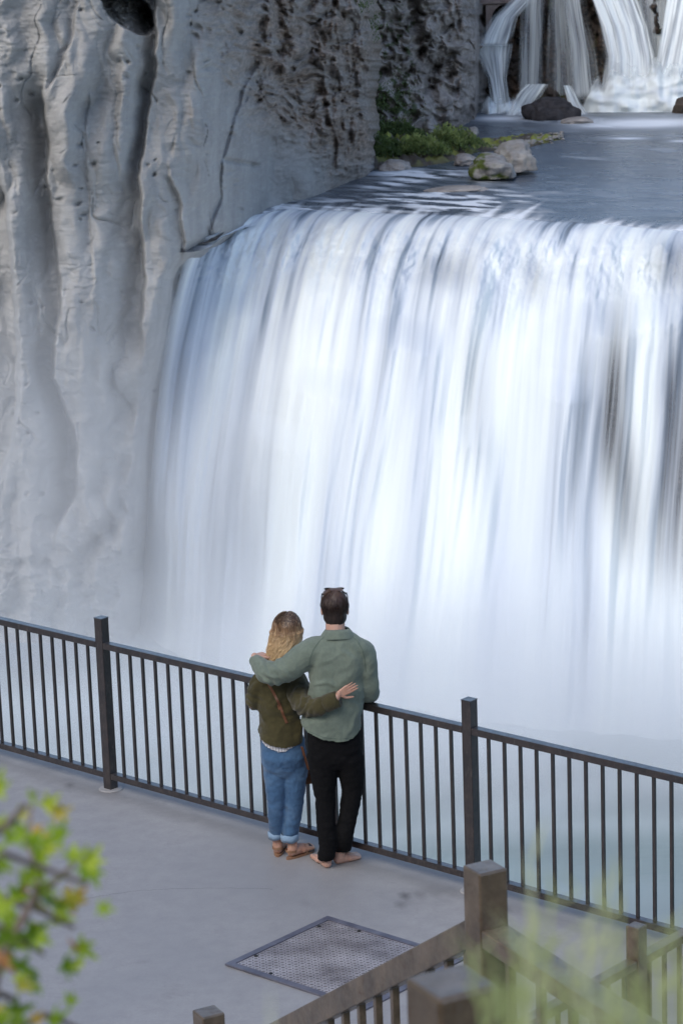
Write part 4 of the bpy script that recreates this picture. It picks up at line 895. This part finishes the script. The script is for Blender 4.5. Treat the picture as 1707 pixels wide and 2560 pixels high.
    tube(b, [a0-d*.004, a0, a0+(a1-a0)*.5, a1, a1+d*.001, a1-d*.01], [.050, .056, .056, .052, .046, .036], 20); objbm('sleeve_cuff', b, M_jacket, body, True)
    T = [tree_of(jk)]
    # sandals
    for h, f_ in ((al, fl), (ar, fr)):
        f = np.array([*f_, 0.]); f /= np.linalg.norm(f); s = np.array([f[1], -f[0], 0]); b = bmesh.new(); n = 26; rows = []
        for z in (0.001, .013):
            row = []
            for k in range(n):
                a = 2*math.pi*k/n; u = .112+.122*math.cos(a); w = (.034+.012*sst(.05, .18, u))*math.sin(a); p = h-f*.008+f*u+s*w; row.append(b.verts.new((p[0], p[1], z)))
            rows.append(row)
        for k in range(n): b.faces.new((rows[0][k], rows[0][(k+1) % n], rows[1][(k+1) % n], rows[1][k]))
        b.faces.new(rows[0][::-1]); b.faces.new(rows[1]); so_ = objbm('sandal', b, M_leather2, body)
        def band(cx, rad, hz, w, mat, a0=0., a1=math.pi, hz0=.014):
            b = bmesh.new(); L = [h+f*(cx)+s*rad*math.cos(a)+up(hz0+hz*math.sin(a)) for a in np.linspace(a0, a1, 12)]
            for p, q in zip(L, L[1:]):
                vs = [b.verts.new(tuple(p-f*w)), b.verts.new(tuple(p+f*w)), b.verts.new(tuple(q+f*w)), b.verts.new(tuple(q-f*w))]; b.faces.new(vs)
            objbm('sandal_strap', b, mat, body)
        band(.165, .047, .040, .020, M_band); band(.120, .046, .058, .009, M_leather2)
        b = bmesh.new(); L = [h+f*(.028-.040*math.cos(a))+s*.037*math.sin(a)+up(.052+.004*math.cos(a)) for a in np.linspace(-1.9, 1.9, 14)]
        for p, q in zip(L, L[1:]): b.faces.new([b.verts.new(tuple(v)) for v in (p-up(.008), p+up(.008), q+up(.008), q-up(.008))])
        objbm('sandal_strap', b, M_leather2, body)
    # hair
    hm = hairmat('blonde_hair', [(0.0, (.78, .58, .33)), (.50, (.66, .46, .25)), (.74, (.30, .18, .10)), (.93, (.10, .055, .035)), (1, (.06, .035, .025))], zp(430, 620, Y0)[2], hc[2]+.10, .5, (.80, .64, .42))
    bm = bmesh.new(); ell(bm, hc+np.array([0, -.012, .016]), (.087, .100, .096)); ell(bm, hc+np.array([-.008, -.035, -.06]), (.082, .070, .085)); 
    limb(bm, [hc+np.array([-.03, -.045, -.06]), zp(430, 540, Y0-.075), zp(402, 605, Y0-.085)], [.070, .056, .024]); limb(bm, [hc+np.array([.03, -.045, -.06]), zp(510, 520, Y0-.075)], [.062, .042])
    face = hc+np.array([.02, .11, -.045]); hr = voxel('hair', bm, .006, hm, body, 3, folds(.006, 30, 30, 6, 3.), cut=lambda co: (np.linalg.norm((co-face)/np.array([.075, .07, .10]), axis=1) < 1.0))
    b = bmesh.new()
    for k in range(900):
        a = rng.uniform(-math.pi, math.pi); 
        if math.sin(a) > .55 and abs(math.cos(a)) < .75: continue
        ca, sa = math.cos(a), math.sin(a); r_ = rng.uniform(.97, 1.09); ph = rng.uniform(0, 6); am = rng.uniform(.005, .013); ln = rng.uniform(.12, .19)*(1-.35*max(0, ca)); pts = []
        for j in range(6): 
            e = R(86)*(1-j/5); pts.append(hc+np.array([.008*(1-j/5), -.012, .016])+np.array([.087*ca*math.cos(e), .100*sa*math.cos(e), .098*math.sin(e)])*r_)
        p = pts[-1]
        for j in range(1, 8):
            t = j/7; flare = .016*math.sin(t*2.6); tgt = np.array([p[0]*(1-.22*t)+(hc[0]-.035)*.22*t, p[1]*(1-.35*t)+(Y0-.080)*.35*t, p[2]])
            pts.append(tgt+np.array([ca*flare-.040*t*t+am*math.sin(ph+t*9), sa*flare-.01*t+am*math.cos(ph+t*8), -ln*t*1.15]))
        tube(b, pts, [.0014]+[.0023]*10+[.0016, .0005], 3, False)
    objbm('hair_strands', b, hm, hr)
    # shoulder bag: strap across the back, small bag at the far hip
    bag = empty('shoulder_bag', zp(640, 1420, Y0)); tag(bag, 'thin tan leather crossbody strap over the olive jacket of the woman', 'bag')
    def ribbon_on(pts, w, mat, name):
        q = []
        for (a, b_), (c, d) in zip(pts, pts[1:]):
            for k in range(8): q.append(surf(T, a+(c-a)*k/8, b_+(d-b_)*k/8, .004))
        q = [p for p in q if p is not None]; b = bmesh.new()
        for i in range(1, len(q)-1): q[i] = (q[i-1]+q[i]+q[i+1])/3
        for p, r_ in zip(q, q[1:]):
            d = r_-p; L = np.linalg.norm(d)
            if L < 1e-5 or L > .08: continue
            box(b, (p+r_)/2, d/2*1.05, np.cross(d/L, (0, 1, 0))*w/2, (0, .0015, 0))
        if len(b.verts): objbm(name, b, mat, bag)
        else: b.free()
    ribbon_on([(352, 785), (400, 870), (440, 950), (468, 1030), (495, 1088)], .016, M_leather, 'strap'); ribbon_on([(432, 945), (446, 985)], .024, M_leather, 'strap_buckle')
    b = bmesh.new(); bar(b, zp(602, 1255, Y0-.10), zp(650, 1425, Y0-.03), .018, .003, .001); objbm('strap', b, M_leather, bag)
    b = bmesh.new(); box(b, zp(650, 1470, Y0+.10), (.05, .02, 0), (0, .025, 0), (0, 0, .05), .01); objbm('pouch', b, M_leather, bag)
    return body
woman = build_woman()
# ================================================================== RIVER BANK, ROCKS, PLANTS, PIER
M_boulder = rockmat('boulder_rock', (.46, .44, .42), (.20, .185, .175), (.1, .09, .08), .6, .25, (.10, .13, .03))
M_wetdark = rockmat('soaked_rock', (.075, .07, .075), (.022, .02, .022), (.1, .1, .1), 1.2, .2)
M_bank = rockmat('bank_earth', (.14, .12, .10), (.07, .06, .05), (.1, .09, .08), 1.0, .2, (.27, .29, .06))
def leafmat(name, stops, sc=2.5, tr=.35):
    m, t, b = newmat(name); at = attr(t, 'tint'); c = ramp(t, at, stops); t.links.new(c, b.inputs['Base Color']); b.inputs['Roughness'].default_value = .5
    tl = t.nodes.new('ShaderNodeBsdfTranslucent'); t.links.new(c, tl.inputs[0]); ms = t.nodes.new('ShaderNodeMixShader'); ms.inputs[0].default_value = tr
    t.links.new(b.outputs[0], ms.inputs[1]); t.links.new(tl.outputs[0], ms.inputs[2]); t.links.new(ms.outputs[0], t.nodes['Material Output'].inputs[0]); return m
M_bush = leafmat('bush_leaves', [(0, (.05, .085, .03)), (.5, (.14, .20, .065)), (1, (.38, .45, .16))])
def blades(name, pts, size, tints, mat, parent=None, up_bias=1.2, aspect=.35):
    n = len(pts); d = rng.normal(size=(n, 3)); d[:, 2] = np.abs(d[:, 2])+up_bias; d /= np.linalg.norm(d, axis=1)[:, None]
    s = np.cross(d, rng.normal(size=(n, 3))); s /= np.linalg.norm(s, axis=1)[:, None]; L = size*rng.uniform(.6, 1.4, n)[:, None]; w = L*aspect/2
    V_ = np.stack([pts-s*w*.3, pts+d*L*.5-s*w, pts+d*L, pts+d*L*.5+s*w], 1).reshape(-1, 3)
    me = bpy.data.meshes.new(name); me.vertices.add(n*4); me.vertices.foreach_set('co', V_.reshape(-1)); me.loops.add(n*4); me.loops.foreach_set('vertex_index', np.arange(n*4, dtype=np.int32))
    me.polygons.add(n); me.polygons.foreach_set('loop_start', np.arange(0, n*4, 4, dtype=np.int32)); me.polygons.foreach_set('loop_total', np.full(n, 4, dtype=np.int32)); me.update(calc_edges=True)
    a = me.attributes.new('tint', 'FLOAT', 'POINT'); a.data.foreach_set('value', np.repeat(tints, 4).astype(np.float32)); me.materials.append(mat)
    o = bpy.data.objects.new(name, me); COL.objects.link(o)
    if parent is not None: keep(o, parent)
    return o
def rock(name, c, r, seed, label, mat=None, group='rocks in the river', moss=0.0, sub=5, flat=.6):
    bm = bmesh.new(); bmesh.ops.create_icosphere(bm, subdivisions=sub, radius=1); me = bpy.data.meshes.new(name); bm.to_mesh(me); bm.free()
    n = len(me.vertices); co = np.empty(n*3); me.vertices.foreach_get('co', co); co = co.reshape(-1, 3)
    d = 1+.35*fbm(co[:, 0]*.9+seed, co[:, 1]*.9, co[:, 2]*.9, 3)+.12*ridged(co[:, 0]*2+seed, co[:, 1]*2, co[:, 2]*2, 3)
    q = co*d[:, None]; q = np.sign(q)*np.abs(q)**.85; q = q*np.array(r); q[:, 2] = np.maximum(q[:, 2], -r[2]*.45)
    me.vertices.foreach_set('co', q.reshape(-1)); a = me.attributes.new('moss', 'FLOAT', 'POINT')
    a.data.foreach_set('value', np.clip(moss*sst(-.2, .3, fbm(co[:, 0]*2+seed, co[:, 1]*2, co[:, 2]*2, 3)+.9*(-co[:, 0])*.5-.2), 0, 1).astype(np.float32))
    o = link(name, me, mat or M_boulder); o.location = Vector(c); return tag(o, label, 'rock', group)
def Rv(x, y, dz=0): return onzd(x, y, ZR)+up(dz)
def build_bank():
    # low bank: mesh patch rising a little out of the water
    U, Vv = np.meshgrid(np.linspace(838, 1300, 200), np.linspace(0, 1, 50))
    lo = interp(U, [(838, 392), (900, 388), (980, 382), (1040, 372), (1090, 352), (1150, 344), (1220, 338), (1300, 318)])
    hi = interp(U, [(838, 285), (900, 290), (960, 300), (1020, 318), (1090, 326), (1150, 318), (1220, 308), (1300, 305)])
    Y = lo+(hi-lo)*Vv; P = onzd(U, Y, ZR); e = np.sin(np.pi*np.clip(Vv, 0, 1))**.6*sst(1302, 1270, U)
    hh = interp(U, [(838, 1.8), (950, 1.3), (1050, 1.0), (1120, .85), (1300, .45)])
    P[..., 2] += -.12+e*hh*(.75+.5*fbm(U/22., Y/9., 3, 4))
    moss = sst(-.15, .2, fbm(U/30., Y/10., 8., 3)+.12)*e
    o = gridmesh('river_bank', P, M_bank, {'moss': moss, 'crag': np.zeros_like(U)}); tag(o, kind='structure')
    # shrubs
    spec = [(870, 372, 3.2, 1.9, 'dark green rounded shrub at the very foot of the big cliff'), (905, 330, 3.4, 1.6, 'wide olive green shrub behind the dark rounded one'), (965, 368, 3.0, 1.7, 'light green shrub in the middle of the river bank'),
            (1035, 355, 3.6, 2.0, 'tallest feathery green shrub beside the pale stone'), (935, 300, 3.2, 1.3, 'low dull shrub at the back of the river bank under the dark cliff')]
    for x, y, w, h, lb in spec:
        c = Rv(x, y, .5); s = empty('shrub', c); tag(s, lb, 'shrub', 'shrubs on the river bank')
        n = 5200; a = rng.uniform(0, 2*math.pi, n); rr = np.sqrt(rng.uniform(0, 1, n)); z = rng.uniform(0, 1, n)**.7
        h *= 1.15; P = np.stack([c[0]+np.cos(a)*rr*w*(1-.45*z**2), c[1]+np.sin(a)*rr*w*.7*(1-.45*z**2), c[2]+z*h*(1-.55*rr**2)*(.8+.5*fbm(np.cos(a)*rr*2.6+x, np.sin(a)*rr*2.6, 0, 3))], -1)
        keepm = fbm(P[:, 0]*1.3, P[:, 1]*1.3, P[:, 2]*1.8, 2) > -.28; P = P[keepm]
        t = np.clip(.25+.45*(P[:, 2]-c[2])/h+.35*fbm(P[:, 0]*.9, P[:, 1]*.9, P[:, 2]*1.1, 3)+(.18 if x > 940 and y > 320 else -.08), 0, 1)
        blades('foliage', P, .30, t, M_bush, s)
        bm = bmesh.new()
        for k in range(6): b = c+np.array([rng.normal()*w*.2, rng.normal()*w*.15, -.5]); tube(bm, [b, b+np.array([rng.normal()*.3, rng.normal()*.3, h*.5]), b+np.array([rng.normal()*.9, rng.normal()*.5, h*.95])], [.05, .03, .01], 5)
        objbm('stems', bm, M_boulder, s)
    # scrub clinging to the dark cliff and its corner
    for x, y, rho, w, h, n, lb in ((900, 262, 259.5, 2.2, 3.6, 1700, 'dark scrub hanging on the dark cliff above the bank'), (862, 250, 258, 1.2, 3.0, 900, 'narrow scrub in the corner between the two cliffs'),
                                (850, 62, 233, 1.0, 1.5, 420, 'small green bush on the shoulder of the big cliff'), (822, 8, 222, 1.1, .9, 420, 'dry tuft on the top edge of the big cliff')):
        c = atrho(x, y, rho); P = c+rng.normal(size=(n, 3))*np.array([w*.5, .4, h*.45]); k = fbm(P[:, 0]*1.2, P[:, 1], P[:, 2]*1.2, 2) > -.1; P = P[k]
        o = blades('bush', P, .26, np.clip(.22+.3*rng.uniform(size=len(P)), 0, 1), M_bush); tag(o, lb, 'bush')
    rock('boulder', Rv(1128, 410, .7), (1.75, 2.6, 1.15), 3.0, 'large mossy grey boulder in the river, the lower left of the joined pair', moss=1.0)
    rock('boulder', Rv(1180, 398, 1.0), (1.75, 2.3, 1.45), 9.3, 'large pale grey boulder in the river, the higher right of the joined pair', moss=.1)
    rock('rock', Rv(1070, 376, .25), (1.0, 1.8, .55), 5.1, 'small flat dark rock just left of the joined boulders', M_dark)
    rock('rock', Rv(1083, 318, .5), (.62, .9, .55), 6.1, 'pale rounded stone behind the tallest shrub')
    rock('rock', Rv(1207, 341, .2), (.35, .4, .25), 7.1, 'small pale stone on the mossy strip of the bank')
    rock('rock', Rv(1262, 262+10, .4), (2.6, 2.0, 1.6), 8.7, 'rounded dark wet rock mound at the foot of the upper falls', M_wetdark)
    rock('rock', Rv(1325, 281, .1), (1.5, 1.5, .35), 2.7, 'low dark rock awash at the edge of the upper foam', M_dark)
    rock('rock', Rv(1568, 258, .4), (1.0, 1.2, 1.0), 4.7, 'dark rock in the foam at the right edge of the picture', M_wet)
    rock('rock', Rv(1050, 436, .0), (2.4, 1.4, .28), 1.7, 'thin dark shelf of rock awash below the mossy boulder', M_dark)
    rock('rock', Rv(905, 388, .1), (1.2, 1.6, .6), 11.7, 'dark rock under the shrubs at the water edge', M_dark)
    # pebbles of the strip
    bm = bmesh.new()
    for k in range(240):
        x = rng.uniform(1130, 1292); y = interp(x, [(1130, 338), (1220, 328), (1292, 314)])+rng.normal()*5; c = Rv(x, y, .15+rng.uniform(0, .15)); r_ = rng.uniform(.05, .22); ell(bm, c, (r_*1.3, r_, r_*.7), sub=1)
    o = objbm('pebbles', bm, M_boulder, None, True); tag(o, kind='stuff')
build_bank()
def build_pier():
    # concrete wall with a square opening and an arched sluice at the top of the upper falls
    c0 = atrho(1086, 36, 293); zt = atrho(1100, -70, 293)[2]; zd = atrho(1100, 12, 293)[2]; zb = atrho(1100, 95, 293)[2]
    d = empty('sluice_wall', (c0[0], c0[1], zb)); tag(d, 'old concrete sluice wall with a dark square opening and an arch above the falls', 'sluice')
    M_pier = simple('pier_concrete', (.22, .17, .155), (.36, .29, .26), .8, .9, 3, .05)
    def X_(x): return atrho(x, 0, 293)[0]
    y = c0[1]; bm = bmesh.new(); box(bm, ((X_(1086)+X_(1230))/2, y+.6, (zt+zd)/2), ((X_(1230)-X_(1086))/2, 0, 0), (0, .8, 0), (0, 0, (zt-zd)/2), .05); objbm('beam', bm, M_pier, d)
    bm = bmesh.new(); box(bm, ((X_(1086)+X_(1230))/2, y-.30, zd+.25), ((X_(1230)-X_(1086))/2, 0, 0), (0, .25, 0), (0, 0, .12), .03); objbm('ledge', bm, M_pier, d)
    for a, b in ((1084, 1090), (1114, 1127)):
        bm = bmesh.new(); box(bm, ((X_(a)+X_(b))/2, y+.55, (zd+zb)/2), ((X_(b)-X_(a))/2, 0, 0), (0, .85, 0), (0, 0, (zd-zb)/2), .03); objbm('pillar', bm, M_pier, d)
    bm = bmesh.new(); xs = [X_(1127), X_(1195)]; cx = (xs[0]+xs[1])/2; rw = (xs[1]-xs[0])/2; n = 14
    for k in range(n):
        a0, a1 = math.pi*k/n, math.pi*(k+1)/n; P0 = (cx-rw*math.cos(a0), zd-1.6+1.6*math.sin(a0)); P1 = (cx-rw*math.cos(a1), zd-1.6+1.6*math.sin(a1))
        v = [bm.verts.new((p[0], yy, z)) for yy in (y-.2, y+1.2) for p, z in ((P0, P0[1]), (P1, P1[1]), (P1, zd+.1), (P0, zd+.1))]
        for f in ((0, 1, 2, 3), (7, 6, 5, 4), (0, 4, 5, 1), (3, 2, 6, 7)): bm.faces.new([v[i] for i in f])
    objbm('arch', bm, M_pier, d)
    bm = bmesh.new(); box(bm, ((X_(1086)+X_(1200))/2, y+3.0, (zd+zb)/2), ((X_(1200)-X_(1086))/2, 0, 0), (0, .5, 0), (0, 0, (zd-zb)/2+.5)); objbm('opening_shade', bm, M_hole, d)  # near-black box behind the openings, painting in their inner shade
build_pier()
# ================================================================== FOREGROUND PLANTS
M_leaf = leafmat('currant_leaves', [(0, (.10, .20, .015)), (.35, (.30, .46, .025)), (.62, (.50, .60, .06)), (.82, (.62, .42, .07)), (1, (.60, .24, .10))], tr=.3)
M_twig = simple('twig_bark', (.16, .11, .09), (.28, .21, .17), 60, .8)
def lobed(size):
    pts = []
    for a, r in ((-90, .22), (-62, .24), (-40, .50), (-18, .66), (2, .34), (18, .36), (30, .66), (44, .95), (56, .50), (68, .52), (80, .82), (90, 1.2)):
        pts.append((a, r))
    full = [(math.cos(R(a))*r, math.sin(R(a))*r) for a, r in pts]; full += [(-x, y) for x, y in full[-2:0:-1]]
    return [(x*size, (y+.3)*size) for x, y in full]
def build_shrub():
    base = np.array([-1.05, .75, 4.35]); s = empty('leafy_shrub', base); tag(s, 'blurred yellow green shrub with lobed leaves and reddish tips', 'shrub')
    def at(x, y, d): return CAM+rayd(x, y)*d
    br = [[(-60, 2500), (0, 2200), (60, 2105), (95, 2010), (60, 1930), (75, 1850)], [(-60, 2500), (10, 2170), (70, 2080), (110, 2040), (170, 1985)], [(-140, 2300), (-60, 2060), (10, 1960), (90, 1990), (200, 2030)],
          [(-160, 2260), (-80, 2090), (0, 2060), (90, 2090), (170, 2130)], [(-100, 2560), (-20, 2420), (40, 2360), (110, 2330), (190, 2365)], [(-150, 2200), (-70, 1950), (10, 1900), (60, 1850)], [(-160, 2240), (-70, 2140), (20, 2130), (70, 2170), (100, 2190)], [(-120, 2480), (-30, 2310), (0, 2280), (40, 2300)]]
    verts, faces, tint = [], [], []
    for bi, b in enumerate(br):
        d = 1.62+.07*math.sin(bi*2.1); P = [at(x, y, d+.02*k) for k, (x, y) in enumerate(b)]; bm = bmesh.new(); limbp = [base+np.array([0, 0, -.25])]+P if bi % 2 == 0 else P
        tube(bm, P, [.0032-.0004*k for k in range(len(P))], 6); tube(bm, [base-up(.4), base+(P[0]-base)*.5+np.array([.02, .0, .05]), P[0]], [.009, .006, .0034], 6); objbm('branch', bm, M_twig, s)
        nl = 12
        for k in range(nl):
            t = .18+.82*(k+rng.uniform(0, .8))/nl; f = t*(len(P)-1); i = min(int(f), len(P)-2); p = P[i]+(P[i+1]-P[i])*(f-i); p = p+cX*rng.normal()*.013+cU*rng.normal()*.013+cf*rng.normal()*.02
            size = rng.uniform(.0080, .0145); up_ = rng.normal(size=3)*.7+cU*.2+cX*.5; up_ /= np.linalg.norm(up_); nn = -cf*1.1+rng.normal(size=3)*.55+np.array([0, 0, .5]); nn -= up_*nn.dot(up_); nn /= np.linalg.norm(nn); sd = np.cross(up_, nn)
            q = lobed(size); c0 = len(verts); pet = p+up_*size*.5
            verts.append(pet+up_*size*.35-nn*size*.10)
            for x, y in q: verts.append(pet+sd*x+up_*y+nn*(abs(x)*.28+.10*size*math.sin(y*200)))
            n = len(q)
            for j in range(n): faces.append((c0, c0+1+j, c0+1+(j+1) % n))
            tp = float(np.clip(.42+.24*rng.normal()+(.42 if (bi in (0, 5) and t > .72) else 0)+(.25 if bi == 2 and t < .5 else 0), 0, 1)); tint += [tp]*(n+1)
    me = bpy.data.meshes.new('leaves'); me.from_pydata([tuple(v) for v in verts], [], faces); me.update(); a = me.attributes.new('tint', 'FLOAT', 'POINT'); a.data.foreach_set('value', np.array(tint, np.float32)); me.materials.append(M_leaf)
    o = bpy.data.objects.new('leaves', me); COL.objects.link(o); keep(o, s)
build_shrub()
M_grass = leafmat('grass_stalks', [(0, (.26, .33, .12)), (.5, (.50, .55, .26)), (1, (.70, .72, .52))], tr=.5)
def build_grass():
    def at(x, y, d): return CAM+rayd(x, y)*(d*1.9)
    verts, faces, tint = [], [], []
    def blade(pts, w, tn):
        w = w*1.35; c0 = len(verts); n = len(pts)
        for k, p in enumerate(pts):
            ww = w*(1-(k/(n-1))**2.2)+.00006; verts.append(p-cX*ww); verts.append(p+cX*ww-cf*ww*.6); tint.extend([tn, tn])
        for k in range(n-1): faces.append((c0+2*k, c0+2*k+1, c0+2*k+3, c0+2*k+2))
    # (top x, top y, base x, n heads, width)
    for x, y, bx, w, d, tn in ((1228, 1965, 1215, .0022, .60, .8), (1262, 2010, 1245, .0014, .62, .5), (1195, 2190, 1180, .0022, .55, .35), (1225, 2120, 1190, .0018, .58, .55), (1395, 1975, 1380, .0016, .62, .6), (1430, 1990, 1420, .0012, .62, .4), (1345, 2110, 1350, .0020, .58, .75), (1300, 2150, 1335, .0014, .6, .7),
                              (1122, 2150, 1180, .0012, .56, .3), (1085, 2230, 1130, .0014, .56, .3), (1510, 2180, 1535, .0022, .55, .5), (1560, 2150, 1570, .0024, .55, .45), (1480, 2260, 1500, .0026, .52, .35), (1400, 2300, 1420, .0022, .52, .5), (1280, 2290, 1270, .0022, .52, .45), (1330, 2330, 1320, .0022, .50, .3), (1160, 2300, 1190, .0022, .5, .2), (1600, 2240, 1590, .0022, .5, .5), (1450, 2340, 1455, .0022, .5, .3), (615, 2262, 618, .0011, .50, 1.0)):
        P = [at(bx+(x-bx)*(t**1.6)+6*math.sin(t*3+x), 2560+(y-2560)*t, d) for t in np.linspace(0, 1, 9)]; blade(P, w*.8, tn)
        if w > .0012 and x > 1000:
            for k in range(6):
                t = rng.uniform(.55, 1.0); i = min(int(t*8), 7); p = P[i]+(P[i+1]-P[i])*(t*8-i); q = [p, p+cX*rng.normal()*.006+cU*.008, p+cX*rng.normal()*.010+cU*.018]; blade(q, .0007, tn)
    # the same stalks go on down to the ground
    for k in range(30):
        b = at(1050+rng.uniform(0, 560), 2560, .56); blade([b-up(1.0)-cf*.0, b-up(.5), b], .0012, .4)
    me = bpy.data.meshes.new('grass'); me.from_pydata([tuple(v) for v in verts], [], faces); me.update(); a = me.attributes.new('tint', 'FLOAT', 'POINT'); a.data.foreach_set('value', np.array(tint, np.float32)); me.materials.append(M_grass)
    o = bpy.data.objects.new('grass', me); COL.objects.link(o); tag(o, kind='stuff')
build_grass()
